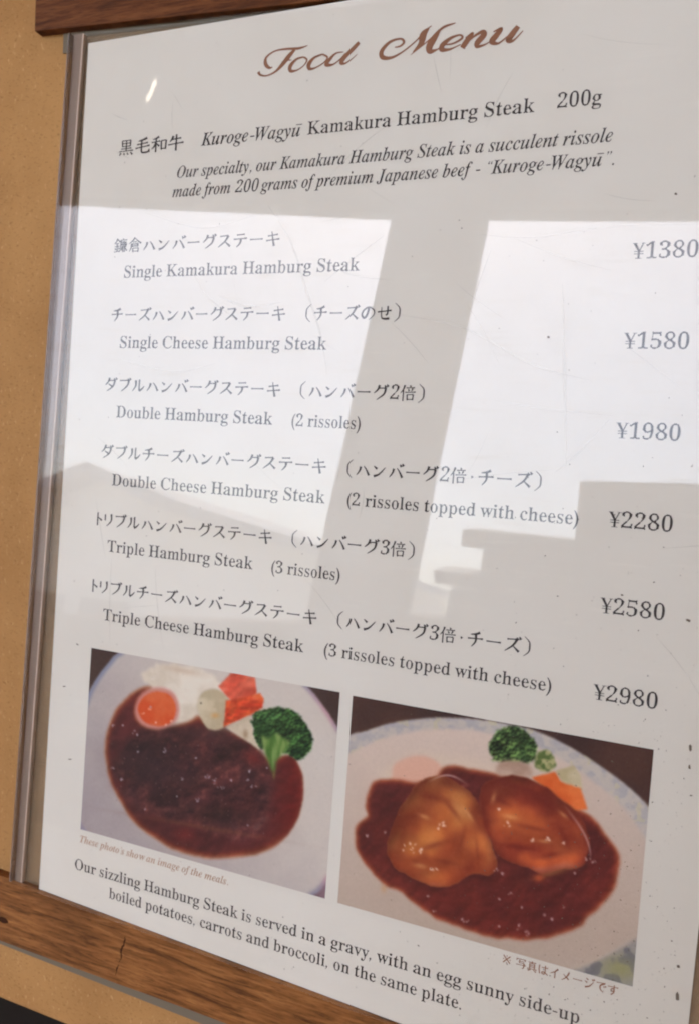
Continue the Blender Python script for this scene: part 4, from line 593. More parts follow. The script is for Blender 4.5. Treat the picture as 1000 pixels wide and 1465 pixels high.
# Brush strokes on a 100 x 100 body, y downwards. Kinds: h press-start bar, v even stem,
# s sweep thinning to its end, n swelling stroke, d drop.
VOICED = [('d', [(74, 8), (84, 22)]), ('d', [(88, 3), (98, 17)])]
BRUSH = {
    'ハ': [('s', [(36, 34), (30, 58), (10, 86)]), ('n', [(56, 30), (74, 52), (92, 84)])],
    'ン': [('n', [(14, 26), (36, 42)]), ('s', [(16, 86), (50, 72), (90, 30)])],
    'ー': [('h', [(8, 50), (50, 50), (92, 49)])],
    'ス': [('h', [(20, 22), (74, 18)]), ('s', [(76, 18), (54, 54), (8, 90)]), ('n', [(52, 54), (90, 86)])],
    'テ': [('h', [(26, 18), (78, 15)]), ('h', [(6, 44), (94, 40)]), ('s', [(54, 42), (50, 68), (26, 94)])],
    'キ': [('h', [(18, 34), (82, 26)]), ('h', [(8, 62), (94, 54)]), ('n', [(42, 6), (50, 50), (60, 96)])],
    'チ': [('s', [(76, 10), (52, 20), (20, 25)]), ('h', [(6, 48), (94, 44)]), ('s', [(52, 22), (52, 62), (28, 94)])],
    'フ': [('h', [(14, 22), (82, 19)]), ('s', [(84, 18), (72, 56), (26, 94)])],
    'ル': [('s', [(30, 18), (30, 56), (6, 90)]), ('v', [(58, 12), (57, 84)]), ('s', [(57, 86), (76, 76), (96, 54)])],
    'ト': [('v', [(38, 6), (38, 94)]), ('n', [(40, 38), (72, 58)])],
    'リ': [('v', [(24, 14), (24, 56)]), ('s', [(72, 10), (72, 56), (36, 94)])],
    'ク': [('s', [(42, 8), (32, 34), (8, 56)]), ('h', [(36, 26), (80, 24)]), ('s', [(82, 23), (72, 60), (26, 94)])],
    'タ': [('s', [(40, 6), (30, 32), (8, 54)]), ('h', [(34, 24), (80, 22)]), ('s', [(82, 21), (68, 62), (20, 95)]), ('n', [(32, 46), (64, 64)])],
    'の': [('s', [(54, 24), (42, 66), (24, 80), (10, 60), (24, 32), (56, 18), (88, 36), (88, 64), (56, 92)])],
    'せ': [('h', [(6, 46), (94, 38)]), ('v', [(70, 12), (70, 56), (58, 64)]), ('n', [(30, 18), (32, 74), (50, 86), (84, 84)])],
    '・': [('d', [(46, 46), (54, 56)])],
    '（': [('c', [(92, -4), (64, 22), (60, 50), (64, 78), (92, 104)])],
    '）': [('c', [(8, -4), (36, 22), (40, 50), (36, 78), (8, 104)])],
    '倍': [('s', [(30, 4), (22, 28), (4, 52)]), ('v', [(22, 34), (22, 96)]), ('d', [(62, 4), (68, 14)]), ('h', [(40, 20), (92, 18)]),
          ('d', [(52, 25), (58, 38)]), ('s', [(80, 23), (72, 40)]), ('h', [(34, 46), (98, 43)]), ('v', [(46, 58), (49, 92)]),
          ('h', [(46, 60), (84, 57)]), ('v', [(85, 57), (82, 90)]), ('h', [(49, 86), (83, 85)])],
    '鎌': [('s', [(26, 2), (18, 20), (2, 38)]), ('n', [(26, 6), (44, 24)]), ('h', [(12, 36), (38, 34)]), ('h', [(6, 54), (42, 52)]), ('v', [(24, 36), (24, 86)]),
          ('d', [(8, 64), (14, 76)]), ('s', [(40, 62), (34, 74)]), ('h', [(2, 90), (44, 84)]), ('v', [(70, 2), (70, 10)]), ('h', [(50, 14), (98, 12)]),
          ('s', [(52, 14), (52, 60), (40, 94)]), ('h', [(60, 28), (94, 27)]), ('h', [(56, 42), (98, 41)]), ('h', [(60, 56), (92, 55)]), ('v', [(90, 28), (90, 56)]),
          ('v', [(68, 20), (68, 92)]), ('v', [(80, 20), (80, 92)]), ('s', [(66, 58), (54, 84)]), ('n', [(82, 58), (98, 84)])],
    '倉': [('s', [(50, 0), (34, 20), (4, 42)]), ('n', [(50, 2), (72, 22), (98, 38)]), ('h', [(36, 28), (64, 28)]), ('h', [(26, 40), (76, 39)]), ('v', [(75, 39), (74, 58)]),
          ('h', [(28, 49), (74, 48)]), ('h', [(28, 58), (74, 57)]), ('s', [(26, 40), (24, 66), (10, 92)]), ('h', [(36, 70), (78, 69)]), ('v', [(36, 70), (38, 96)]),
          ('v', [(78, 69), (76, 96)]), ('h', [(38, 90), (76, 89)])],
    '黒': [('v', [(22, 8), (24, 44)]), ('h', [(22, 8), (78, 7)]), ('v', [(78, 7), (76, 44)]), ('h', [(24, 25), (76, 24)]), ('h', [(24, 43), (76, 42)]), ('v', [(50, 8), (50, 70)]),
          ('h', [(16, 57), (84, 55)]), ('h', [(4, 72), (96, 69)]), ('s', [(16, 80), (6, 98)]), ('n', [(34, 80), (40, 94)]), ('n', [(56, 80), (64, 94)]), ('n', [(78, 78), (92, 95)])],
    '毛': [('s', [(78, 4), (50, 14), (20, 20)]), ('h', [(14, 40), (84, 32)]), ('h', [(4, 62), (96, 50)]), ('v', [(44, 16), (44, 78), (56, 90), (90, 88)]), ('s', [(92, 90), (94, 70)])],
    '和': [('s', [(48, 4), (30, 14), (8, 18)]), ('h', [(2, 36), (56, 31)]), ('v', [(30, 12), (30, 96)]), ('s', [(30, 38), (18, 62), (2, 76)]), ('n', [(32, 42), (52, 62)]),
          ('v', [(64, 30), (66, 84)]), ('h', [(64, 30), (94, 28)]), ('v', [(95, 28), (92, 82)]), ('h', [(66, 78), (92, 76)])],
    '牛': [('s', [(32, 10), (24, 28), (10, 44)]), ('h', [(26, 30), (82, 25)]), ('h', [(2, 60), (98, 52)]), ('v', [(52, 2), (52, 98)])],
    '写': [('v', [(8, 10), (8, 28)]), ('h', [(8, 12), (92, 10)]), ('s', [(92, 10), (84, 28)]), ('v', [(36, 20), (32, 46)]), ('h', [(36, 32), (76, 30)]), ('h', [(32, 47), (80, 45)]),
          ('s', [(80, 45), (76, 84), (60, 94)]), ('h', [(4, 66), (96, 62)])],
    '真': [('h', [(14, 14), (86, 12)]), ('v', [(50, 2), (50, 26)]), ('v', [(26, 26), (26, 72)]), ('h', [(26, 26), (74, 25)]), ('v', [(74, 25), (74, 72)]), ('h', [(28, 40), (72, 40)]),
          ('h', [(28, 55), (72, 55)]), ('h', [(4, 74), (96, 72)]), ('s', [(36, 78), (10, 96)]), ('n', [(64, 78), (90, 95)])],
    'は': [('v', [(14, 10), (10, 50), (18, 92)]), ('h', [(34, 30), (94, 26)]), ('v', [(68, 8), (68, 70), (56, 88), (38, 82), (42, 70), (64, 70), (94, 90)])],
    'イ': [('s', [(80, 6), (52, 36), (8, 60)]), ('v', [(54, 36), (54, 96)])],
    'メ': [('s', [(78, 8), (54, 56), (10, 92)]), ('n', [(24, 34), (76, 74)])],
    'シ': [('n', [(18, 10), (40, 24)]), ('n', [(8, 36), (32, 50)]), ('s', [(14, 92), (56, 74), (92, 26)])],
    'で': [('h', [(8, 22), (88, 14)]), ('s', [(84, 16), (46, 40), (44, 70), (62, 90), (80, 90)]), ('d', [(74, 40), (82, 52)]), ('d', [(88, 34), (96, 46)])],
    'す': [('h', [(4, 26), (96, 22)]), ('v', [(60, 6), (60, 50), (48, 64), (34, 54), (42, 40), (58, 42), (62, 60), (54, 78), (34, 96)])],
    '※': [('v', [(16, 16), (84, 84)]), ('v', [(84, 16), (16, 84)]), ('d', [(48, 14), (52, 22)]), ('d', [(48, 78), (52, 86)]), ('d', [(14, 48), (22, 52)]), ('d', [(78, 48), (86, 52)])],
}
BRUSH['バ'] = BRUSH['ハ'] + VOICED
BRUSH['グ'] = BRUSH['ク'] + VOICED
BRUSH['ズ'] = BRUSH['ス'] + VOICED
BRUSH['ダ'] = BRUSH['タ'] + VOICED
BRUSH['ブ'] = BRUSH['フ'] + VOICED
BRUSH['ジ'] = BRUSH['シ'] + VOICED


def catmull(p, closed=False, k=6):
    out = []
    n = len(p)
    rng = n if closed else n - 1
    for i in range(rng):
        if closed: a, b, c, d = p[(i - 1) % n], p[i], p[(i + 1) % n], p[(i + 2) % n]
        else: a, b, c, d = p[max(i - 1, 0)], p[i], p[i + 1], p[min(i + 2, n - 1)]
        for j in range(k):
            t = j / k
            out.append(tuple(0.5 * (2 * b[m] + (c[m] - a[m]) * t + (2 * a[m] - 5 * b[m] + 4 * c[m] - d[m]) * t * t
                                    + (3 * b[m] - a[m] - 3 * c[m] + d[m]) * t ** 3) for m in (0, 1)))
    if not closed: out.append(tuple(p[-1]))
    return out


def stroke(ink, kind, pts, x, size, weight, z):
    if kind == 'd': pts = list(pts)
    q = catmull([(x + a / 100.0 * size, (0.88 - b / 100.0) * size) for a, b in pts], k=5 if len(pts) > 2 else 4)
    n = len(q)
    L, Rr = [], []
    for i, (a, b) in enumerate(q):
        t = i / (n - 1)
        u, v = q[max(i - 1, 0)], q[min(i + 1, n - 1)]
        dx, dy = v[0] - u[0], v[1] - u[1]
        l = math.hypot(dx, dy) or 1
        w = {'h': 0.62 + 0.5 * (abs(2 * t - 1) ** 3) * (1.0 if t > .5 else .6), 'v': 1.0, 's': 1.25 * (1 - t) ** 0.6 + 0.22,
             'n': 0.45 + 0.95 * t, 'd': 0.55 + 1.0 * t, 'c': 0.25 + 0.6 * math.sin(math.pi * t)}[kind]
        w *= weight * size * 0.5
        L.append((a - dy / l * w, b + dx / l * w))
        Rr.append((a + dy / l * w, b - dx / l * w))
    ink.add(L + Rr[::-1], [(i, i + 1, 2 * n - 2 - i, 2 * n - 1 - i) for i in range(n - 1)], z)


def japanese(text):
    ink = Ink()
    x = 0.0
    z = 0
    for c in text:
        if c == ' ':
            x += 0.3
            continue
        if c in '23':
            adv, pts, tri = glyph(('roman', c))
            ink.add([(x + px * 1.05 + 0.1 * py, py * 1.12) for px, py in pts], tri)
            x += 0.6
            continue
        dens = len(BRUSH[c])
        wgt = 0.105 if dens <= 6 else 0.095 if dens <= 10 else 0.08
        narrow = {'（': (0.62, -0.40), '）': (0.62, 0.02), '・': (0.55, -0.22), 'ト': (0.62, -0.22), 'リ': (0.72, -0.14)}.get(c, (1.0, 0.0))
        for k, pts in BRUSH[c]:
            z += 1
            stroke(ink, k, pts, x + narrow[1], 0.93, wgt, 0.0006 * (z % 12))
        x += narrow[0]
    return ink, x


def set_line(name, text, style, x0, y, x1, em, mat, parent, label=None, lift=0.06):
    ink, w = japanese(text) if style == 'J' else latin(text, style)
    if style == 'J':
        xs = [v[0] for v in ink.v]
        lo, hi = min(xs), max(xs)
    else: lo, hi = 0.0, w
    sx = (x1 - x0) / (hi - lo)
    verts = [P(x0 + (vx - lo) * sx, y - vy * em, -lift - vz * 5.0) for vx, vy, vz in ink.v]
    o = mesh_obj(name, verts, ink.f, mat, parent)
    if label: o['label'] = label
    return o


# ------------------------------------------------------------------ wall and dark space under it
wall = bm_obj('wall', prism([(-900, -500), (1500, -500), (1500, 352.0), (-900, 341.5)], 3.2, 15.2, 0.8), M_wall)
tag(wall, kind='structure')
recess = bm_obj('recess', prism([(-900, 300), (1500, 300), (1500, 1400), (-900, 1400)], 60.0, 75.0), M_dark)
tag(recess, kind='structure')

# ------------------------------------------------------------------ wooden battens
def wobble(p0, p1, n, amp, seed):
    rnd = random.Random(seed)
    return [(p0[0] + (p1[0] - p0[0]) * i / n, p0[1] + (p1[1] - p0[1]) * i / n + (rnd.uniform(-amp, amp) if 0 < i < n else 0)) for i in range(n + 1)]


def batten(name, lo0, lo1, hi1, hi0, n0, mat, seed):
    low = wobble(lo0, lo1, 40, 0.10, seed)
    top = wobble(hi1, hi0, 40, 0.12, seed + 1)
    bm = prism(low + top, n0, 3.19, 0.3, 2)
    return bm_obj(name, bm, mat)


top_batten = batten('wood_batten', (-23.6, -7.0), (262, 8.6), (262, -33), (-25.0, -50), -0.6, M_wood_top, 3)
tag(top_batten, 'dark reddish brown wood batten crossing the top of the menu holder', 'batten', 'wood battens holding the menu')
low_batten = empty('wood_batten', P(-60, 320, 6))
bo = batten('plank', (-85, 321.0), (262, 321.6), (262, 307.4), (-85, 294.4), -0.4, M_wood_low, 8)
bo.parent = low_batten
tilted.remove(bo)
bo.matrix_parent_inverse = Matrix.Translation(low_batten.location).inverted()
tag(low_batten, 'worn lighter brown wood batten with a dark crack under the menu', 'batten', 'wood battens holding the menu')


def crack(pts, width, seed):
    rnd = random.Random(seed)
    q = catmull(pts, k=6)
    L, Rr = [], []
    for i, (a, b) in enumerate(q):
        t = i / (len(q) - 1)
        w = width * (0.35 + 0.9 * math.sin(math.pi * min(1, t * 1.1 + 0.05))) * rnd.uniform(0.55, 1.3)
        j = rnd.uniform(-0.3, 0.3) * width
        L.append(P(a - w / 2 + j, b, -0.44))
        Rr.append(P(a + w / 2 + j, b, -0.44))
    n = len(q)
    o = mesh_obj('crack', L + Rr, [(i, i + 1, n + i + 1, n + i) for i in range(n - 1)], M_hole, low_batten)
    o.matrix_parent_inverse = Matrix.Translation(low_batten.location).inverted()
    return o


# the battens' cast shadows, built as thin grey strips on the wall
shadow_band = bm_obj('batten_shadow_band', prism([(-85, 316), (262, 316), (262, 331.0), (-85, 323.1)], 2.6, 3.19), M_shadow_band)
tag(shadow_band, 'thin grey strip standing in for the shadow under the lower wood batten', 'shadow_band')
shadow_band = bm_obj('batten_shadow_band', prism([(-13.6, -9), (240, 4), (240, 8.0), (-13.4, 0.3)], 2.6, 3.19, 0.15), M_shadow_band)
tag(shadow_band, 'thin grey strip standing in for the shadow under the upper wood batten', 'shadow_band')
crack([(38.2, 304.0), (37.9, 306.4), (36.9, 308.9), (37.1, 311.4), (36.3, 313.6)], 0.6, 4)
crack([(36.1, 314.4), (35.6, 316.2), (35.2, 318.4)], 0.4, 5)
# knot at the left end
kn = [P(-15.5 + 2.4 * math.cos(a * math.pi / 8) * (1 + 0.15 * math.sin(3 * a)), 313.0 - 1.1 * math.sin(a * math.pi / 8), -0.43) for a in range(16)]
o = mesh_obj('knot', kn, [tuple(range(16))], M_hole, low_batten)
o.matrix_parent_inverse = Matrix.Translation(low_batten.location).inverted()

# ------------------------------------------------------------------ acrylic menu holder
holder = empty('menu_holder', P(100, 300, 6))
tag(holder, 'clear acrylic menu holder with smoky left edge fixed between two wood battens', 'menu holder')
inv = Matrix.Translation(holder.location).inverted()


def hold(o):
    if o in tilted: tilted.remove(o)
    o.parent = holder
    o.matrix_parent_inverse = inv
    return o


hold(bm_obj('back_panel', prism([(-6.4, -3.4), (220.5, 8), (217, 305.5), (-11.4, 297.0)], 1.2, 3.0, 0.2), M_back))
hold(bm_obj('front_panel', prism([(-6.3, -3.4), (220.5, 8), (217, 305.5), (-11.3, 297.0)], -2.2, -0.4, 0.2), M_cover))
# the closed left side: a smoky spacer strip, a lip in pale highlight colour and a darker outer edge
hold(bm_obj('spacer_strip', prism([(-6.1, -3.4), (-2.5, -3.4), (-8.5, 297.1), (-11.2, 297)], -0.35, 1.1), M_edge))
hold(bm_obj('outer_edge', prism([(-7.3, -3.4), (-6.5, -3.4), (-11.5, 297), (-12.3, 297)], -2.0, 3.0, 0.2), M_rim))


def rod(a, b, r, seg=10):
    a, b = Vector(a), Vector(b)
    d = (b - a).normalized()
    u = d.cross(Vector((0, 1, 0))).normalized()
    w = d.cross(u)
    vs, fs = [], []
    for e in (a, b):
        for i in range(seg):
            t = 2 * math.pi * i / seg
            vs.append(tuple(e + u * math.cos(t) * r + w * math.sin(t) * r))
    for i in range(seg):
        j = (i + 1) % seg
        fs.append((i, j, seg + j, seg + i))
    fs += [tuple(range(seg))[::-1], tuple(range(seg, 2 * seg))]
    return vs, fs


hold(bm_obj('highlight_lip', prism([(-2.5, -3.4), (-1.85, -3.4), (-7.85, 297), (-8.5, 297)], -0.36, 1.15, 0.12), M_lip_glint))

# specks of dirt stuck to the cover
rnd = random.Random(11)
dv, df = [], []
def speck(x, y, r, stretch=1.0, ang=0.0):
    b = len(dv)
    k = 6
    for i in range(k):
        a = 2 * math.pi * i / k
        rr = r * rnd.uniform(0.6, 1.25)
        ex, ey = math.cos(a) * rr * stretch, math.sin(a) * rr
        dv.append(P(x + ex * math.cos(ang) - ey * math.sin(ang), y + ex * math.sin(ang) + ey * math.cos(ang), -2.26))
    df.append(tuple(range(b, b + k)))
for i in range(230):
    x, y = rnd.uniform(1, 209), rnd.uniform(2, 296)
    speck(x, y, rnd.choice((0.06, 0.08, 0.1, 0.14)), rnd.uniform(1, 2), rnd.uniform(0, 3))
for i in range(600):
    x = 209 - abs(rnd.gauss(0, 34))
    y = rnd.uniform(130, 296) if rnd.random() < 0.4 else 290 - abs(rnd.gauss(0, 45))
    if x < 80: continue
    speck(x, y, rnd.choice((0.05, 0.05, 0.07, 0.08, 0.1, 0.16)), rnd.uniform(1, 2.2), rnd.uniform(0, 3))
for x, y, r, s, a in ((207.6, 205, 0.45, 2.6, 1.5), (207.9, 210, 0.3, 2.2, 1.6), (12.2, 206.5, 0.28, 2.6, 0.4), (7.7, 222, 0.22, 4, -0.2), (12, 247, 0.2, 4, -0.2),
                      (204.5, 172.5, 0.4, 2, 0.3), (188, 168, 0.3, 1.2, 0), (209.5, 262, 0.45, 1.5, 1.5), (210, 270, 0.4, 3, 1.5), (209.3, 280, 0.5, 2, 1.4),
                      (163.5, 100.5, 0.35, 1, 0), (192.6, 64, 0.35, 1.5, 0.8), (137, 70, 0.2, 1, 0), (205, 285, 0.5, 2.2, 0.5), (200, 290, 0.35, 2, 0)):
    speck(x, y, r, s, a)
# faint scratches in the face of the cover
sv, sf = [], []
def scratch(pts, w):
    q = catmull(pts, k=8)
    b, n = len(sv), len(q)
    for side in (1, -1):
        for i, (x, y) in enumerate(q):
            u, v = q[max(i - 1, 0)], q[min(i + 1, n - 1)]
            dx, dy = v[0] - u[0], v[1] - u[1]
            l = math.hypot(dx, dy) or 1
            ww = side * w * (0.25 + math.sin(math.pi * i / (n - 1))) / 2
            sv.append(P(x - dy / l * ww, y + dx / l * ww, -2.235))
    for i in range(n - 1): sf.append((b + i, b + i + 1, b + n + i + 1, b + n + i))
for pts, w in (([(75, 60), (84, 72), (90, 86), (96, 100), (99, 112)], 0.55), ([(142, 72), (158, 73.5), (176, 71.5), (200, 72)], 0.22), ([(181, 122), (174, 131), (168, 137)], 0.35),
               ([(166, 86), (168.5, 110), (171, 135)], 0.5), ([(96, 84), (104, 78), (114, 71)], 0.4), ([(92, 76), (104, 82), (117, 84)], 0.25), ([(150, 118), (166, 120), (182, 121)], 0.2),
               ([(146, 76), (143, 86), (141, 95)], 0.25), ([(120, 94), (140, 98), (160, 108), (176, 112)], 0.25), ([(60, 88), (70, 91), (82, 90)], 0.6), ([(48, 78), (56, 88), (68, 96)], 0.3),
               ([(30, 60), (52, 66), (70, 63)], 0.2), ([(22, 108), (44, 112), (60, 109)], 0.3)):
    scratch(pts, w)
for i in range(34):
    x, y, a_, l_ = rnd.uniform(10, 205), rnd.uniform(12, 200), rnd.gauss(0.6, 0.7), rnd.uniform(6, 30)
    c_ = rnd.uniform(-0.15, 0.15)
    scratch([(x + l_ * t * math.cos(a_ + c_ * t), y + l_ * t * math.sin(a_ + c_ * t)) for t in (0, .33, .66, 1)], rnd.uniform(0.08, 0.22))
M_scratch = thin_clear('scuffed_acrylic', (0.965, 0.965, 0.96, 1), 0.02, 0.3, haze=0.06, haze_col=srgb(176, 172, 166))
hold(tag(mesh_obj('scratches', sv, sf, M_scratch), kind='stuff'))
hold(tag(mesh_obj('dirt_specks', dv, df, M_dust), kind='stuff'))

# ------------------------------------------------------------------ printed sheet
sheet = empty('menu_sheet', P(0, 303, 0))
tag(sheet, 'white printed food menu sheet with two food photographs inside the clear holder', 'menu')
sinv = Matrix.Translation(sheet.location).inverted()


def on_sheet(o):
    if o in tilted: tilted.remove(o)
    o.parent = sheet
    o.matrix_parent_inverse = sinv
    return o


on_sheet(bm_obj('paper', prism([(0, 0), (216.5, -0.2), (213.0, 305.4), (-0.2, 297.5)], 0.0, 0.35), M_paper))
names = {'S': 'title', 'J': 'japanese_text', 'I': 'italic_text', 'R': 'english_text'}
def pen(strokes):
    V, Fc = [], []
    for k, st in enumerate(strokes):
        xy = catmull([(x, y) for x, y, w in st], k=8)
        ws = [c[1] for c in catmull([(i, w) for i, (x, y, w) in enumerate(st)], k=8)]
        b, n = len(V), len(xy)
        L, Rr = [], []
        for i, (x, y) in enumerate(xy):
            u, v = xy[max(i - 1, 0)], xy[min(i + 1, n - 1)]
            dx, dy = v[0] - u[0], v[1] - u[1]
            l = math.hypot(dx, dy) or 1
            w = (max(ws[i], 0.12) * 1.12 + 0.06) / 2
            L.append(P(x - dy / l * w, y + dx / l * w, -0.06 - 0.004 * k))
            Rr.append(P(x + dy / l * w, y - dx / l * w, -0.06 - 0.004 * k))
        V += L + Rr
        Fc += [(b + i, b + i + 1, b + n + i + 1, b + n + i) for i in range(n - 1)]
    return V, Fc


for part in (TITLE_STROKES[:7], TITLE_STROKES[7:]):
    v, f = pen(part)
    on_sheet(mesh_obj('title', v, f, M_brown))
for st, text, x0, y, x1 in TEXT_LINES:
    if st == 'S': continue
    mat, em, nm = M_ink, 5.85, names[st]
    if st == 'S': em, mat = (15.5, M_brown)
    elif st == 'J':
        em = 5.45
        if text.startswith('黒'): em = 5.9
        if text.startswith('※'): em, mat, nm = 3.3, M_brown, 'photo_caption'
    elif st == 'I':
        em = 6.1 if text.startswith('Kuro') else 5.6
        if text.startswith('These'): em, mat, nm = 3.7, M_tan, 'photo_caption'
    elif text[0] == '¥': em, nm = 6.2, 'price'
    elif text.startswith('('): em = 5.5
    elif text[0] in 'Ob': em = 5.5
    if nm == 'italic_text': nm = 'italic_text'
    y0 = y - (0.45 if st == 'J' else 0)
    on_sheet(set_line(nm, text, st, x0, y0, x1, em, mat, None))

# ------------------------------------------------------------------ printed food photographs (flat print)
class Print:
    """A small picture painted into per-point colours, authored in the units of its four corners."""
    def __init__(self, w, h, corners, seed):
        self.w, self.h = w, h
        u, v = np.meshgrid(np.linspace(0, 1, w), np.linspace(0, 1, h))
        # projective map unit square -> corner quad
        src_ = np.array([(0, 0), (1, 0), (1, 1), (0, 1)], float)
        A, b = [], []
        for (p, q), (x, y) in zip(src_, corners):
            A.append([p, q, 1, 0, 0, 0, -x * p, -x * q]); b.append(x)
            A.append([0, 0, 0, p, q, 1, -y * p, -y * q]); b.append(y)
        hh = np.linalg.solve(np.array(A), np.array(b, float))
        d = hh[6] * u + hh[7] * v + 1
        self.X = (hh[0] * u + hh[1] * v + hh[2]) / d
        self.Y = (hh[3] * u + hh[4] * v + hh[5]) / d
        self.img = np.zeros((h, w, 3))
        self.rng = np.random.RandomState(seed)

    def noise(self, scale, octaves=3, seed=0, sx=1.0, sy=1.0):
        out = np.zeros((self.h, self.w))
        amp, tot = 1.0, 0.0
        for o in range(octaves):
            r = np.random.RandomState(seed * 7 + o)
            s = scale / (2 ** o)
            gx, gy = self.X / (s * sx) + 50, self.Y / (s * sy) + 50
            tab = r.rand(256, 256)
            ix, iy = np.floor(gx).astype(int), np.floor(gy).astype(int)
            fx, fy = gx - ix, gy - iy
            fx, fy = fx * fx * (3 - 2 * fx), fy * fy * (3 - 2 * fy)
            def g(a, b_): return tab[a % 256, b_ % 256]
            n = (g(ix, iy) * (1 - fx) + g(ix + 1, iy) * fx) * (1 - fy) + (g(ix, iy + 1) * (1 - fx) + g(ix + 1, iy + 1) * fx) * fy
            out += n * amp
            tot += amp
            amp *= 0.5
        return out / tot

    def blur(self, m, r):
        r = int(r)
        if r < 1: return m
        for ax in (0, 1):
            for _ in range(2):
                p = np.pad(m, [(r, r) if a == ax else (0, 0) for a in (0, 1)], mode='edge')
                c = np.cumsum(p, axis=ax)
                z = np.zeros_like(np.take(c, [0], axis=ax))
                c = np.concatenate([z, c], axis=ax)
                n = m.shape[ax]
                m = (np.take(c, range(2 * r + 1, 2 * r + 1 + n), axis=ax) - np.take(c, range(0, n), axis=ax)) / (2 * r + 1)
        return m

    def shape(self, pts, soft=1, smooth=True, rough=0.0, rs=18, seed=1):
        q = np.array(catmull(pts, True, 5) if smooth else pts, float)
        X, Y = self.X, self.Y
        if rough:
            X = X + (self.noise(rs, 2, seed) - 0.5) * 2 * rough
            Y = Y + (self.noise(rs, 2, seed + 9) - 0.5) * 2 * rough
        inside = np.zeros(X.shape, bool)
        n = len(q)
        for i in range(n):
            x1, y1 = q[i]
            x2, y2 = q[(i + 1) % n]
            if y1 == y2: continue
            c = ((y1 > Y) != (y2 > Y)) & (X < (x2 - x1) * (Y - y1) / (y2 - y1) + x1)
            inside ^= c
        return self.blur(inside.astype(float), soft)

    def spot(self, x, y, rx, ry=None, ang=0.0, power=1.0):
        ry = ry or rx
        dx, dy = self.X - x, self.Y - y
        a = dx * math.cos(ang) + dy * math.sin(ang)
        b = -dx * math.sin(ang) + dy * math.cos(ang)
        return np.exp(-((a / rx) ** 2 + (b / ry) ** 2) ** power)

    def paint(self, mask, col, alpha=1.0):
        c = np.array(col, float)
        m = (np.clip(mask, 0, 1) * alpha)[..., None]
        self.img = self.img * (1 - m) + c * m

    def field(self, mask, c0, c1, f, lo=0.3, hi=0.7, alpha=1.0):
        t = np.clip((f - lo) / (hi - lo), 0, 1)[..., None]
        col = np.array(c0, float) * (1 - t) + np.array(c1, float) * t
        m = (np.clip(mask, 0, 1) * alpha)[..., None]
        self.img = self.img * (1 - m) + col * m

    def relief(self, mask, h, amt, thr=1.8, hl=0.0, hcol=(236, 220, 206)):
        gy, gx = np.gradient(h)
        s = -(gx * 0.55 + gy * 0.85)
        s = s / (np.sqrt((s * s * mask).sum() / max(mask.sum(), 1)) + 1e-9)
        self.img = np.clip(self.img * (1 + amt * np.clip(s, -2.2, 2.2) * mask)[..., None], 8, 250)
        if hl:
            self.paint(self.blur(np.clip((s - thr) / 0.7, 0, 1) * mask, 1), hcol, hl)

    def cells(self, size, seed):
        r = np.random.RandomState(seed)
        x0, x1, y0, y1 = self.X.min(), self.X.max(), self.Y.min(), self.Y.max()
        nx, ny = int((x1 - x0) / size) + 2, int((y1 - y0) / size) + 2
        jx, jy = r.rand(nx, ny), r.rand(nx, ny)
        ix, iy = ((self.X - x0) / size).astype(int), ((self.Y - y0) / size).astype(int)
        d = np.full(self.X.shape, 9.0)
        for a_ in (-1, 0, 1):
            for b_ in (-1, 0, 1):
                cx_, cy_ = np.clip(ix + a_, 0, nx - 1), np.clip(iy + b_, 0, ny - 1)
                dx = (self.X - x0) / size - (ix + a_ + jx[cx_, cy_])
                dy = (self.Y - y0) / size - (iy + b_ + jy[cx_, cy_])
                d = np.minimum(d, dx * dx + dy * dy)
        return 1 - np.sqrt(d)

    def flecks(self, spots, col, size=3.0, alpha=0.8):
        for x, y, s in spots:
            r = self.rng
            for _ in range(int(2 + 4 * s)):
                self.paint(self.spot(x + r.normal(0, size * s * 1.3), y + r.normal(0, size * s), size * r.uniform(.5, 1.1), size * r.uniform(.4, .8), r.uniform(0, 3)), col, alpha * r.uniform(.4, 1))

    def build(self, name, x0, y0, x1, y1, gain, lift, mat):
        s = np.clip(self.img, 0, 255) / 255.0
        lin = np.where(s <= 0.04045, s / 12.92, ((s + 0.055) / 1.055) ** 2.4)
        lin = np.clip(lin * np.array(gain), 0.004, 0.85)
        w, h = self.w, self.h
        me = bpy.data.meshes.new(name)
        gx, gy = np.meshgrid(np.linspace(x0, x1, w), np.linspace(y0, y1, h))
        co = np.stack([gx * MM, np.full_like(gx, -lift * MM), -gy * MM], -1).reshape(-1, 3)
        idx = np.arange(w * h).reshape(h, w)
        quads = np.stack([idx[:-1, :-1], idx[1:, :-1], idx[1:, 1:], idx[:-1, 1:]], -1).reshape(-1, 4)
        nq = len(quads)
        me.vertices.add(w * h)
        me.vertices.foreach_set('co', co.ravel())
        me.loops.add(nq * 4)
        me.loops.foreach_set('vertex_index', quads.ravel().astype(np.int32))
        me.polygons.add(nq)
        me.polygons.foreach_set('loop_start', np.arange(0, nq * 4, 4, dtype=np.int32))
        me.update(calc_edges=True)
        at = me.color_attributes.new('print', 'FLOAT_COLOR', 'POINT')
        at.data.foreach_set('color', np.concatenate([lin.reshape(-1, 3), np.ones((w * h, 1))], 1).astype(np.float32).ravel())
        me.materials.append(mat)
        o = bpy.data.objects.new(name, me)
        coll.objects.link(o)
        return o


M_print = Mat('photo_ink', rough=0.6, spec=0.25)
att = M_print.node('ShaderNodeVertexColor', layer_name='print')
M_print.link(att.outputs[0], M_print.b.inputs['Base Color'])
M_print = M_print.m

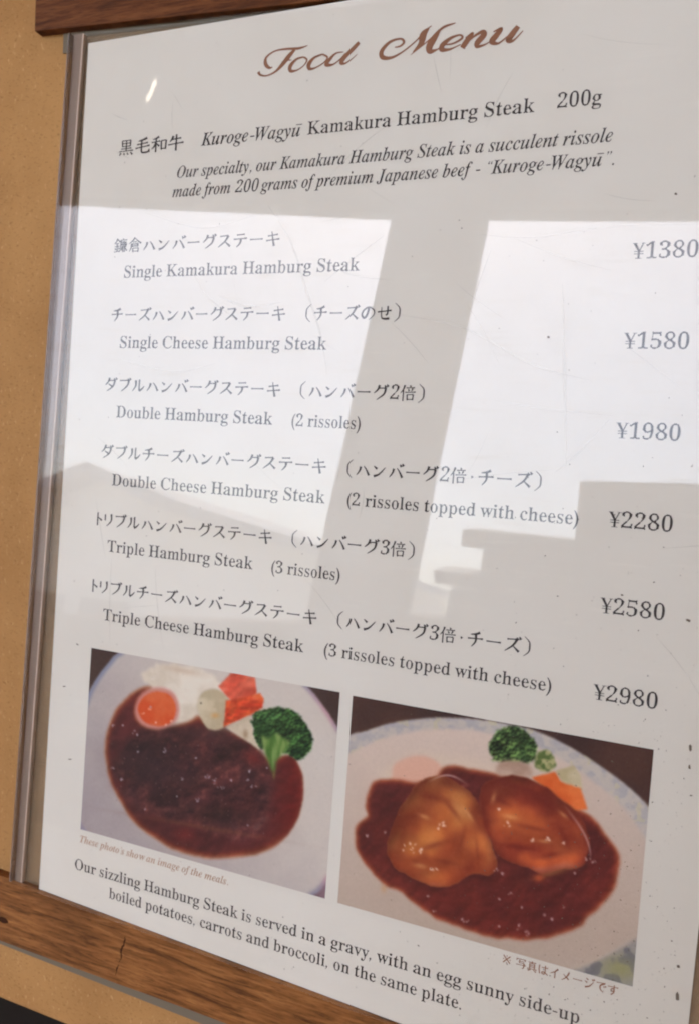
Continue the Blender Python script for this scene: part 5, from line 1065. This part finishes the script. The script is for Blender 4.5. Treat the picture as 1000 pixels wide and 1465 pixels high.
# left photograph: dark gravy over one steak, egg, carrots, potato, broccoli
a = Print(380, 265, [(157, 60), (928, 195), (880, 838), (120, 622)], 5)
full = np.ones((a.h, a.w))
a.paint(full, (66, 48, 44))
a.paint(a.spot(130, 640, 60), (52, 62, 84), 0.9)
a.paint(a.spot(900, 830, 90), (146, 120, 134), 1.0)
plate = [(262, 76), (216, 118), (176, 172), (146, 240), (100, 420), (112, 560), (150, 640), (290, 760), (500, 880), (800, 832), (888, 760), (965, 600), (965, 420), (920, 325),
         (862, 235), (800, 165), (700, 80), (450, -20)]
rim = [(x + (x - 540) * 0.028, y + (y - 450) * 0.028) for x, y in plate]
a.field(a.shape(rim, 1), (136, 142, 164), (192, 152, 166), a.noise(120, 2, 3), 0.35, 0.6)
lr = a.X / 900.0
a.field(a.shape(plate, 2), (166, 158, 162), (208, 202, 196), lr * 0.75 + 0.5 * (1 - a.Y / 900) * (a.X > 0) + 0.15 * a.noise(60, 3, 4), 0.35, 0.95)
a.paint(a.spot(820, 330, 60, 160, -0.5), (214, 210, 204), 0.5)
white = [(310, 140), (370, 112), (470, 115), (540, 150), (575, 210), (520, 270), (470, 290), (420, 305), (350, 315), (300, 290), (320, 230), (345, 190)]
a.field(a.shape(white, 2, rough=8), (216, 208, 192), (232, 227, 216), a.noise(50, 3, 8))
a.paint(a.spot(440, 130, 60, 10, 0.2), (190, 160, 130), 0.4)
a.flecks([(355, 135, 1), (345, 155, 0.6)], (226, 220, 210), 7, .6)
sauce = [(345, 182), (318, 180), (288, 194), (254, 225), (224, 265), (204, 320), (197, 380), (205, 440), (225, 500), (255, 555), (290, 605), (350, 650), (420, 690), (500, 710),
         (560, 713), (640, 705), (700, 690), (750, 655), (785, 610), (808, 550), (814, 495), (806, 440), (785, 398), (755, 392), (715, 400), (688, 392), (668, 368), (640, 345),
         (600, 325), (560, 308), (520, 300), (490, 268), (470, 280), (440, 292), (410, 303), (370, 308), (330, 300), (300, 275), (302, 235), (330, 200)]
sm = a.shape(sauce, 1, rough=2.5, rs=30)
a.paint(a.shape(sauce, 2, rough=2.5, rs=30), (176, 120, 84), 0.9)
inner = a.blur(sm, 3) ** 3
a.paint(inner, (132, 56, 36))
a.field(a.blur(sm, 6) ** 5, (72, 34, 36), (96, 38, 38), a.noise(90, 4, 5) * 0.7 + 0.3 * lr)
a.paint(sm * np.clip((a.X - 705) / 70, 0, 1), (100, 26, 24), 0.75)
patty = [(335, 315), (430, 308), (520, 305), (572, 316), (622, 341), (670, 372), (705, 420), (722, 470), (705, 560), (680, 640), (600, 650), (480, 615), (360, 590), (270, 540),
         (228, 460), (250, 370)]
pm = a.shape(patty, 5, rough=12, rs=50)
a.field(pm, (60, 33, 35), (112, 54, 52), a.noise(46, 4, 6), 0.25, 0.75, 0.85)
a.field(pm, (50, 30, 34), (112, 66, 64), a.noise(18, 3, 66), 0.45, 0.95, 0.5)
a.relief(pm, a.noise(70, 2, 71) * 2.0 + a.noise(26, 3, 72) * 0.6 + 3.0 * a.blur(pm, 14), 0.15, 2.0, 0.22, (150, 120, 124))
a.relief(sm, a.noise(60, 3, 73), 0.05)
a.paint(a.spot(350, 430, 110, 70, 0.3), (48, 34, 40), 0.65)
a.paint(a.spot(520, 330, 120, 22, 0.15), (96, 56, 58), 0.5)
a.paint(a.spot(660, 400, 36, 22, 0.6), (128, 44, 40), 0.7)
a.paint(a.spot(445, 640, 40, 22, 0.2), (116, 40, 38), 0.7)
a.paint(a.spot(240, 480, 22, 18), (110, 44, 40), 0.5)
a.paint(a.spot(500, 615, 200, 7, 0.17), (120, 72, 50), 0.40)
a.paint(a.spot(560, 580, 140, 26, 0.2), (50, 34, 32), 0.4)
yolk = [(360, 182), (408, 196), (428, 240), (416, 288), (362, 312), (308, 294), (290, 250), (312, 200)]
a.paint(a.shape(yolk, 2), (206, 136, 126), 0.95)
yk = [(362, 194), (402, 208), (418, 246), (404, 288), (362, 302), (318, 286), (300, 246), (322, 208)]
a.field(a.shape(yk, 1), (212, 84, 38), (218, 106, 60), a.noise(40, 3, 12))
a.flecks([(338, 250, .7), (316, 262, .3), (355, 290, .25), (388, 298, .4), (405, 285, .3)], (240, 190, 170), 4, 0.7)
pot = [(484, 240), (498, 200), (538, 186), (578, 212), (582, 255), (564, 306), (520, 310), (494, 272)]
a.paint(a.shape([(x + 5, y + 8) for x, y in pot], 4), (120, 96, 84), 0.5)
a.field(a.shape(pot, 1), (188, 176, 148), (212, 202, 176), a.noise(40, 3, 13))
a.paint(a.spot(540, 268, 12, 8), (214, 160, 96), 0.7)
a.paint(a.spot(496, 230, 3), (80, 70, 60), 0.8)
car1 = [(550, 178), (588, 138), (600, 136), (664, 150), (670, 200), (640, 222), (590, 222), (574, 206)]
a.field(a.shape(car1, 1, False), (212, 88, 66), (222, 112, 86), a.noise(50, 2, 14))
car2 = [(574, 222), (630, 212), (680, 198), (692, 218), (686, 244), (652, 266), (612, 284), (566, 304)]
a.field(a.shape(car2, 1, False), (196, 62, 34), (220, 98, 52), a.noise(34, 3, 15))
a.relief(a.shape(car2, 1, False), a.noise(40, 3, 75), 0.08, 1.9, 0.2)
a.relief(a.shape(car1, 1, False), a.noise(60, 3, 76), 0.05, 2.0, 0.2)
a.paint(a.spot(655, 235, 16, 26), (176, 54, 34), 0.5)
pot2 = [(572, 304), (612, 286), (646, 268), (654, 300), (680, 376), (646, 352), (604, 326)]
a.field(a.shape(pot2, 1, False), (196, 184, 160), (214, 204, 184), a.noise(40, 3, 16))
a.paint(a.spot(634, 326, 9, 16), (140, 110, 80), 0.6)
head = [(654, 284), (676, 254), (735, 243), (780, 250), (812, 282), (836, 320), (842, 358), (822, 394), (796, 406), (768, 390), (744, 382), (700, 372), (680, 372), (662, 335)]
hm = a.shape(head, 1, rough=6, rs=9)
a.field(hm, (22, 46, 24), (58, 98, 46), a.noise(15, 3, 17), 0.32, 0.72)
a.field(hm * a.spot(700, 268, 60, 24), (52, 94, 46), (96, 140, 78), a.noise(12, 2, 18), alpha=0.7)
a.relief(hm, a.cells(11, 3) * 0.7 + a.noise(60, 2, 74) * 3, 0.20, 1.9, 0.35, (130, 168, 104))
a.paint(hm * a.spot(690, 320, 34, 20, 0.6), (22, 48, 20), 0.6)
stem = [(684, 330), (704, 338), (728, 322), (752, 336), (772, 352), (752, 384), (730, 410), (724, 446), (716, 440), (704, 410), (690, 372)]
a.field(a.shape(stem, 2), (70, 112, 44), (136, 166, 92), a.noise(16, 2, 19, 1, 4), 0.3, 0.7)
a.paint(a.spot(726, 380, 10, 40, 0.15), (158, 186, 112), 0.6)
a.paint(a.spot(722, 452, 5, 14), (120, 110, 60), 0.7)
a.flecks([(293, 322, 1), (383, 380, .9), (250, 468, .5), (438, 465, .5), (223, 432, .6), (646, 440, .5), (515, 462, .9), (535, 470, .9), (562, 494, .8), (655, 487, .9), (480, 532, .9),
          (340, 242, .1), (252, 300, .3), (222, 300, .3), (300, 380, .2), (480, 400, .2), (420, 520, .2), (640, 470, .4), (590, 470, .3), (700, 430, .2), (320, 560, .2), (640, 610, .2)],
         (186, 176, 196), 4.2, 0.65)
r_ = np.random.RandomState(3)
pts_ = [(r_.uniform(220, 740), r_.uniform(330, 690), 0.05) for _ in range(40)]
a.flecks(pts_, (130, 96, 104), 2.6, 0.5)
a.img += (a.noise(5, 2, 40)[..., None] - 0.5) * 7
o = a.build('photo_print', 16.5, 207.5, 109.8, 271.7, GAIN_A, 0.05, M_print)
tag(on_sheet(o), 'food photograph of a gravy covered steak with egg yolk, carrots and broccoli')

# right photograph: two cheese topped steaks in red gravy
b = Print(370, 275, [(82, 28), (880, 172), (822, 798), (43, 578)], 6)
full = np.ones((b.h, b.w))
b.field(full, (56, 38, 36), (76, 50, 42), b.noise(200, 2, 2))
cloth = b.noise(26, 2, 5)
b.field((b.Y > 560).astype(float), (108, 108, 116), (146, 144, 142), cloth, 0.4, 0.6)
b.field(b.spot(790, 750, 55, 34), (132, 132, 108), (142, 142, 100), cloth, 0.4, 0.6, 0.9)
plate = [(40, 165), (120, 121), (200, 98), (300, 87), (400, 90), (500, 104), (580, 127), (650, 160), (720, 203), (800, 260), (865, 322), (915, 400), (930, 550), (846, 650), (780, 700),
         (700, 740), (640, 756), (400, 800), (0, 750), (-60, 400)]
pmask = b.shape(plate, 1)
pat = b.noise(17, 2, 6)
b.field(pmask, (166, 165, 170), (184, 180, 174), pat, 0.34, 0.66)
b.paint(pmask * (b.noise(30, 2, 61) > 0.62), (190, 186, 150), 0.5)
inn = [(20, 225), (75, 183), (150, 146), (260, 120), (380, 118), (480, 134), (560, 160), (650, 206), (740, 272), (800, 326), (862, 420), (930, 600), (846, 662), (780, 702),
       (700, 742), (640, 757), (400, 800), (0, 750), (-60, 400)]
vert = np.clip((b.Y - 100) / 600, 0, 1)
b.field(b.shape(inn, 2), (204, 190, 180), (176, 162, 150), vert + 0.1 * b.noise(50, 2, 7), 0.05, 1.0)
egg = [(186, 246), (196, 208), (248, 188), (296, 198), (322, 230), (300, 262), (240, 268), (196, 262)]
b.paint(b.shape([(150, 262), (170, 225), (240, 182), (330, 185), (430, 205), (470, 240), (330, 262)], 6), (206, 192, 176), 0.8)
b.paint(b.shape(egg, 2), (208, 168, 150))
sauce = [(128, 270), (150, 252), (195, 250), (252, 258), (300, 245), (318, 222), (345, 214), (400, 224), (470, 236), (530, 240), (600, 290), (690, 335), (722, 356), (750, 392), (774, 424),
         (789, 462), (782, 500), (774, 540), (742, 582), (704, 612), (690, 636), (640, 658), (570, 674), (500, 672), (430, 665), (380, 646), (310, 620), (260, 590), (214, 552), (165, 528),
         (128, 488), (96, 442), (88, 392), (98, 366), (126, 346), (116, 318)]
sm = b.shape(sauce, 1, rough=4, rs=26)
b.paint(b.shape(sauce, 2, rough=4, rs=26), (170, 104, 72), 0.9)
b.paint(b.blur(sm, 2) ** 2, (136, 58, 36))
b.field(b.blur(sm, 4) ** 4, (82, 32, 30), (100, 38, 32), b.noise(80, 3, 8))
b.paint(b.spot(165, 540, 8, 12), (190, 150, 110), 0.6)
br = [(448, 150), (470, 120), (508, 110), (545, 128), (568, 162), (566, 196), (540, 208), (480, 206), (456, 200), (444, 170)]
bm_ = b.shape(br, 1, rough=5, rs=8)
b.field(bm_, (34, 54, 28), (84, 112, 60), b.noise(13, 3, 9), 0.3, 0.7)
b.relief(bm_, b.cells(10, 4) * 0.7 + b.noise(50, 2, 80) * 3, 0.30, 1.8, 0.3, (120, 150, 92))
b.paint(bm_ * b.spot(535, 150, 24, 34), (34, 54, 30), 0.5)
br2 = [(572, 180), (600, 172), (614, 190), (620, 212), (600, 232), (566, 218)]
b.field(b.shape(br2, 1, rough=4, rs=8), (84, 104, 54), (164, 164, 116), b.noise(12, 2, 10))
on = [(462, 222), (474, 204), (500, 200), (534, 204), (558, 224), (552, 244), (510, 250), (468, 240)]
b.field(b.shape(on, 2), (166, 140, 124), (190, 168, 152), b.noise(40, 2, 11))
pt = [(618, 228), (668, 213), (686, 240), (692, 280), (640, 262)]
b.field(b.shape(pt, 1, False), (174, 164, 130), (192, 184, 154), b.noise(40, 2, 12))
ct = [(556, 246), (618, 230), (634, 258), (686, 274), (704, 330), (668, 334), (636, 310), (596, 280)]
b.field(b.shape(ct, 1, False), (204, 92, 38), (216, 114, 58), b.noise(40, 2, 13))
p1 = [(232, 290), (262, 256), (310, 243), (350, 255), (386, 282), (420, 322), (440, 372), (444, 420), (460, 455), (456, 490), (440, 506), (414, 500), (384, 508), (335, 530),
      (284, 528), (232, 505), (192, 480), (176, 440), (182, 390), (206, 338)]
b.paint(b.shape([(x + 4, y + 14) for x, y in p1], 4), (72, 30, 28), 0.8)
m1 = b.shape(p1, 1, rough=6, rs=30)
b.field(m1, (162, 80, 38), (202, 124, 62), b.noise(60, 3, 14))
b.paint(m1 * b.spot(290, 290, 60, 26, 0.2), (160, 84, 44), 0.8)
b.paint(m1 * b.spot(330, 262, 60, 12, 0.3), (120, 52, 36), 0.8)
b.paint(m1 * b.spot(290, 360, 60, 50), (196, 118, 58), 0.75)
b.paint(m1 * b.spot(375, 340, 12, 40, -0.7), (222, 172, 110), 0.7)
b.paint(m1 * b.spot(330, 440, 50, 18, 0.3), (128, 54, 34), 0.7)
b.paint(m1 * b.spot(380, 430, 14, 46, -0.6), (190, 112, 58), 0.7)
b.paint(m1 * b.spot(270, 495, 46, 26), (166, 128, 68), 0.6)
b.paint(m1 * b.spot(205, 440, 22, 40, 0.3), (150, 76, 42), 0.7)
b.paint(m1 * b.spot(380, 490, 36, 16), (110, 46, 30), 0.8)
b.paint(m1 * b.spot(440, 475, 17, 30, 0.2), (198, 144, 80), 0.95)
b.paint(m1 * b.spot(412, 440, 5, 40, -0.1), (110, 50, 30), 0.7)
b.field(m1, (84, 34, 26), (200, 130, 70), b.noise(34, 2, 24), 0.25, 0.8, 0.22)
b.paint(m1 * (1 - b.blur(m1, 8)) * 2.2, (96, 40, 28), 0.8)
b.paint(m1 * b.spot(400, 400, 22, 60, -0.5), (140, 70, 40), 0.5)
p2 = [(434, 262), (480, 244), (540, 250), (592, 272), (642, 312), (682, 352), (706, 400), (704, 440), (690, 480), (645, 486), (590, 500), (550, 482), (500, 470), (462, 440), (444, 400),
      (428, 350), (424, 300)]
b.paint(b.shape([(x + 3, y + 12) for x, y in p2], 4), (74, 30, 28), 0.8)
m2 = b.shape(p2, 1, rough=6, rs=30)
b.field(m2, (140, 58, 34), (188, 96, 48), b.noise(60, 3, 15))
b.paint(m2 * b.spot(520, 290, 70, 20, 0.3), (120, 46, 32), 0.7)
b.paint(m2 * b.spot(500, 355, 52, 34, 0.2), (200, 118, 60), 0.85)
b.paint(m2 * b.spot(600, 340, 40, 30, 0.6), (122, 44, 32), 0.7)
b.paint(m2 * b.spot(640, 380, 30, 50, -0.4), (160, 76, 42), 0.7)
b.paint(m2 * b.spot(640, 440, 50, 20, -0.3), (166, 104, 56), 0.7)
b.paint(m2 * b.spot(560, 440, 60, 18, 0.1), (116, 38, 30), 0.8)
b.paint(m2 * b.spot(460, 270, 30, 14, -0.5), (176, 110, 76), 0.8)
b.field(m2, (84, 30, 26), (186, 106, 56), b.noise(34, 2, 25), 0.25, 0.8, 0.24)
b.paint(m2 * (1 - b.blur(m2, 8)) * 2.2, (90, 34, 28), 0.8)
b.paint(m2 * b.spot(560, 300, 80, 24, 0.4), (112, 38, 30), 0.55)
b.relief(m1, b.blur(m1, 16) * 5.0 + b.noise(90, 1, 81) * 2.6 + b.noise(40, 1, 82) * 0.5, 0.15, 2.0, 0.35)
b.relief(m2, b.blur(m2, 16) * 5.0 + b.noise(90, 1, 83) * 2.6 + b.noise(40, 1, 84) * 0.5, 0.15, 2.0, 0.35)
b.relief(sm * (1 - m1) * (1 - m2), b.noise(50, 3, 85), 0.05, 2.6, 0.25)
b.paint(m1, (184, 90, 42), 0.2)
b.paint(m2, (170, 66, 34), 0.2)
b.field(m1 * b.blur(np.clip((b.noise(60, 3, 90) - 0.48) / 0.16, 0, 1), 4), (128, 50, 28), (112, 42, 26), b.noise(30, 1, 91), alpha=0.6)
b.field(m2 * b.blur(np.clip((b.noise(60, 3, 92) - 0.45) / 0.16, 0, 1), 4), (118, 40, 26), (104, 34, 24), b.noise(30, 1, 93), alpha=0.6)
b.field(m1 * b.blur(np.clip((0.42 - b.noise(60, 2, 90)) / 0.14, 0, 1), 4), (204, 138, 72), (210, 152, 88), b.noise(30, 1, 94), alpha=0.35)
for x, y, rx, ry, an, al in ((300, 300, 46, 9, .25, .55), (345, 330, 34, 7, .9, .5), (300, 425, 40, 8, -.3, .55), (372, 410, 8, 34, .25, .45), (215, 400, 9, 34, .2, .4), (330, 470, 36, 8, .2, .5),
                             (250, 470, 20, 7, .6, .4), (410, 360, 8, 30, -.5, .4)):
    b.paint(m1 * b.spot(x, y, rx, ry, an), (112, 44, 28), al)
for x, y, rx, ry, an, al in ((530, 275, 60, 8, .3, .6), (590, 310, 50, 9, .6, .6), (560, 380, 44, 7, .2, .5), (640, 400, 9, 34, -.4, .5), (480, 310, 26, 7, .5, .5), (520, 430, 50, 8, .15, .6),
                             (610, 450, 34, 8, -.2, .5), (660, 350, 26, 8, .8, .5)):
    b.paint(m2 * b.spot(x, y, rx, ry, an), (104, 34, 26), al)
for x, y, rx, ry, an in ((272, 350, 16, 6, .4), (390, 345, 5, 20, -.6), (262, 480, 18, 7, .2), (500, 350, 22, 7, .2), (590, 415, 18, 5, .1), (455, 300, 6, 14, .3), (640, 345, 14, 5, .7)):
    b.paint(b.spot(x, y, rx, ry, an), (226, 172, 112), 0.45)
for t in np.linspace(0, 1, 40):
    x = 640 + 72 * math.sin(t * 1.7)
    y = 318 + 150 * t
    b.paint(b.spot(x, y, 2.6, 5), (206, 180, 180), 0.35 * math.sin(math.pi * t))
    x = 240 + 110 * t
    y = 262 - 24 * math.sin(math.pi * t) + 8 * t
    b.paint(b.spot(x + 40, y - 2, 5, 2.4), (200, 176, 176), 0.3 * math.sin(math.pi * t))
b.paint(b.spot(610, 500, 52, 8, -0.25), (128, 76, 44), 0.7)
b.paint(b.spot(575, 512, 14, 10), (176, 80, 44), 0.8)
b.flecks([(240, 432, 1.6), (325, 370, 1.0), (262, 440, .8), (310, 380, .4), (292, 490, .9), (490, 370, .9), (600, 408, .8), (560, 410, .5), (470, 330, .3), (640, 420, .4)], (238, 214, 196), 4.6, 0.7)
b.flecks([(375, 625, 1.0), (500, 552, .6), (470, 567, .4), (545, 655, 1.2), (520, 640, .7), (460, 490, .6), (705, 465, .8), (720, 470, .5), (480, 500, .5), (590, 610, .3), (530, 590, .3),
          (670, 500, .3), (300, 600, .3), (280, 560, .3), (120, 400, .4), (170, 390, .4), (470, 640, .3), (640, 590, .2), (610, 620, .3)], (190, 160, 164), 4.0, 0.6)
b.img += (b.noise(5, 2, 41)[..., None] - 0.5) * 7
o = b.build('photo_print', 114.0, 207.8, 199.1, 271.9, GAIN_B, 0.05, M_print)
tag(on_sheet(o), 'food photograph of two cheese topped steaks in red gravy on a patterned plate')


# ------------------------------------------------------------------ the porch the menu hangs in (seen mirrored in the acrylic)
def rel(xm, zm, nm):
    """metres right of / above the lens and out from the wall -> local coordinates"""
    return (cx + xm, -nm, cz + zm)


def slab(name, quad, d0, d1, mat, parent=None):
    """quad: (x, z) metres relative to the lens; from d0 to d1 metres out from the wall."""
    bm = bmesh.new()
    A = [bm.verts.new(rel(x, z, d0)) for x, z in quad]
    B = [bm.verts.new(rel(x, z, d1)) for x, z in quad]
    k = len(quad)
    bm.faces.new(A)
    bm.faces.new(B[::-1])
    for i in range(k): bm.faces.new((A[i], B[i], B[(i + 1) % k], A[(i + 1) % k]))
    bmesh.ops.recalc_face_normals(bm, faces=bm.faces)
    bmesh.ops.bevel(bm, geom=list(bm.edges), offset=0.006, segments=1, affect='EDGES')
    return bm_obj(name, bm, mat, parent)


M_beam = make_wood_mat('porch_timber', srgb(50, 38, 30), srgb(84, 66, 52), srgb(104, 84, 66), 0, 0.05)
M_ceil = Mat('unseen_porch_ceiling', srgb(176, 142, 104), 0.8, 0.2).m
M_floor = Mat('porch_floor', srgb(164, 138, 106), 0.7, 0.3).m
M_phone_hand = Mat('phone_hand_dark', srgb(56, 46, 40), 0.6, 0.3).m  # dark tone of the mirrored phone and hand outline

o = slab('porch_beam', [(-4.6, 1.26), (-2.41, 1.10), (-0.97, 0.965), (0.02, 0.915), (3.6, 0.74), (3.6, 1.9), (-4.6, 1.9)], 2.5, 2.62, M_beam)
tag(o, 'dark porch beam across the top of the open side, seen mirrored in the acrylic', 'beam')
o = slab('porch_post', [(-0.985, 1.0), (-0.65, 1.0), (-0.845, -0.55), (-1.225, -0.55)], 2.502, 2.59, M_beam)
tag(o, 'dark leaning porch post between two bright openings, seen mirrored in the acrylic', 'post')
o = slab('parapet', [(-4.6, -0.92), (-1.27, -0.56), (-0.8, -0.47), (3.6, -0.3), (3.6, -1.6), (-4.6, -1.6)], 2.5, 2.6, M_beam)
tag(o, 'low porch parapet under the bright openings, seen mirrored in the acrylic', 'parapet')
o = slab('unseen_porch_ceiling', [(-4.6, 1.9), (3.6, 1.9), (3.6, 2.0), (-4.6, 2.0)], -0.2, 4.1, M_ceil)  # unseen; carried far out to keep the sun off the porch floor
tag(o, kind='structure')
o = slab('unseen_light_wall', [(1.5, 0.84), (3.6, 0.74), (3.6, -1.58), (1.5, -1.58)], 2.504, 2.58, M_beam)  # unseen wall, added to cut the light reaching the sheet
tag(o, kind='structure')
o = slab('unseen_light_wall', [(-2.62, 1.11), (-4.6, 1.25), (-4.6, -1.58), (-2.62, -1.58)], 2.504, 2.58, M_beam)  # unseen as well, added to narrow the opening and dim the sheet
tag(o, kind='structure')
o = slab('porch_floor', [(-4.6, -1.6), (3.6, -1.6), (3.6, -1.7), (-4.6, -1.7)], -0.2, 2.8, M_floor)
tag(o, kind='structure')
o = slab('porch_side_wall', [(3.2, -1.58), (3.3, -1.58), (3.3, 1.88), (3.2, 1.88)], -0.1, 2.49, M_ceil)
tag(o, kind='structure')
hand_outline = empty('phone_hand_stand_in', rel(0.3, -1.58, 2.3))  # dark slabs added for the mirrored outline of a phone and fingers
tag(hand_outline, 'dark stepped slabs standing in for a phone and hand, seen mirrored', 'phone_hand_stand_in')
cinv = Matrix.Translation(hand_outline.location).inverted()
for nm, q in (('phone_slab', [(-0.25, 0.045), (1.6, 0.13), (1.6, -1.58), (-0.25, -1.58)]), ('finger_slab', [(-0.6, -0.135), (-0.252, -0.14), (-0.252, -0.195), (-0.6, -0.19)]),
              ('hand_slab', [(-0.53, -0.192), (-0.252, -0.197), (-0.252, -0.28), (-0.53, -0.28)]), ('finger_slab', [(-0.69, -0.275), (-0.252, -0.282), (-0.252, -0.33), (-0.68, -0.32)]),
              ('hand_slab', [(-0.625, -0.325), (-0.252, -0.332), (-0.252, -0.6), (-0.66, -0.6)])):
    p = slab(nm, q, 2.3, 2.49, M_phone_hand)
    tilted.remove(p)
    p.parent = hand_outline
    p.matrix_parent_inverse = cinv

# ceiling lamp whose streak shows on the sheet
lamp = empty('pendant_lamp', rel(-1.380, 1.9, 1.6))
tag(lamp, 'small lit tube lamp hanging from the ceiling, a short bright streak mirrored in the acrylic', 'lamp')
linv = Matrix.Translation(lamp.location).inverted()
M_lamp = bpy.data.materials.new('lamp_glow')
M_lamp.use_nodes = True
nt = M_lamp.node_tree
nt.nodes.clear()
em_ = nt.nodes.new('ShaderNodeEmission')
em_.inputs[0].default_value = (1.0, 0.86, 0.68, 1)
em_.inputs[1].default_value = LAMP
mo = nt.nodes.new('ShaderNodeOutputMaterial')
nt.links.new(em_.outputs[0], mo.inputs[0])
for nm, a_, b_, r, mt in (('tube', rel(-1.366, 1.035, 1.6), rel(-1.392, 0.982, 1.6), 0.0007, M_lamp), ('socket', rel(-1.361, 1.046, 1.6), rel(-1.3655, 1.036, 1.6), 0.012, M_dark),
                          ('cord', rel(-1.361, 1.9, 1.6), rel(-1.361, 1.046, 1.6), 0.003, M_dark)):
    v, f = rod(a_, b_, r, 12)
    p = mesh_obj(nm, v, f, mt, lamp, smooth=True)
    p.matrix_parent_inverse = linv

# ------------------------------------------------------------------ outside: ground and houses (level)
TL = TILT @ Vector((cx, cy, cz))
M_ground = Mat('pale_concrete_ground', rough=0.9, spec=0.2)
gn = M_ground.noise(M_ground.coords(), 0.6, 5)
M_ground.link(M_ground.ramp(gn, [(0.3, (0.34, 0.33, 0.31)), (0.7, (0.44, 0.43, 0.40))]), M_ground.b.inputs['Base Color'])
g = mesh_obj('ground', [(-1500, -1500, 0), (1500, -1500, 0), (1500, 1500, 0), (-1500, 1500, 0)], [(0, 1, 2, 3)], M_ground.m, lean=False)
g.location = (0, 0, TL.z - 1.85)
tag(g, kind='structure')
GZ = g.location.z
M_render = Mat('pale_house_render', srgb(226, 222, 214), 0.85, 0.2).m
M_tile = Mat('grey_roof_tiles', srgb(176, 176, 178), 0.9, 0.0).m
M_glass = Mat('window_glass', srgb(50, 56, 62), 0.1, 0.6).m


def house(az, dist, w, d, wall_h, ridge_h, label):
    e = empty('house', (TL.x + dist * math.sin(R(az)), TL.y - dist * math.cos(R(az)), GZ), lean=False)
    e.rotation_euler = (0, 0, R(-az * 0.5))
    tag(e, label, 'house', 'houses across the street')
    bm = bmesh.new()
    for s in (-1, 1):
        pass
    V = [(-w / 2, -d / 2, 0), (w / 2, -d / 2, 0), (w / 2, d / 2, 0), (-w / 2, d / 2, 0), (-w / 2, -d / 2, wall_h), (w / 2, -d / 2, wall_h), (w / 2, d / 2, wall_h), (-w / 2, d / 2, wall_h),
         (0, -d / 2, ridge_h), (0, d / 2, ridge_h)]
    F = [(0, 1, 5, 8, 4), (2, 3, 7, 9, 6), (1, 2, 6, 5), (3, 0, 4, 7), (0, 3, 2, 1)]
    mesh_obj('wall', V, F, M_render, e)
    o_, t_ = 0.35, 0.16
    k = (ridge_h - wall_h) / (w / 2)
    V, F = [], []
    for s in (-1, 1):
        b_ = len(V)
        for y in (-d / 2 - o_, d / 2 + o_):
            V += [(s * 0.0, y, ridge_h + t_ + .02), (s * (w / 2 + o_), y, wall_h - k * o_ + t_ + .02), (s * (w / 2 + o_), y, wall_h - k * o_ + .02), (0, y, ridge_h + .02)]
        F += [tuple(b_ + i for i in q) for q in ((0, 1, 5, 4), (1, 2, 6, 5), (2, 3, 7, 6), (0, 3, 2, 1), (4, 5, 6, 7))]
    mesh_obj('roof', V, F, M_tile, e)
    for x in (-w * 0.25, w * 0.22):
        bmw = box(x - 0.5, x + 0.5, d / 2 + .01, d / 2 + .05, 0.9, 1.9)
        bm_obj('window', bmw, M_glass, e)


house(-33.0, 12.5, 3.0, 4.0, 3.15, 3.55, 'gabled pale house at the left of the mirrored street')
house(-27.5, 17.0, 6.0, 5.0, 3.2, 3.75, 'low grey roofed house behind the first, mirrored by the post')
house(-43.0, 15.0, 5.0, 5.0, 3.2, 3.8, 'pale house farthest left in the mirrored street')

# ------------------------------------------------------------------ lean everything that hangs on the wall
for o in tilted:
    o.matrix_world = TILT @ Matrix.Translation(o.location)
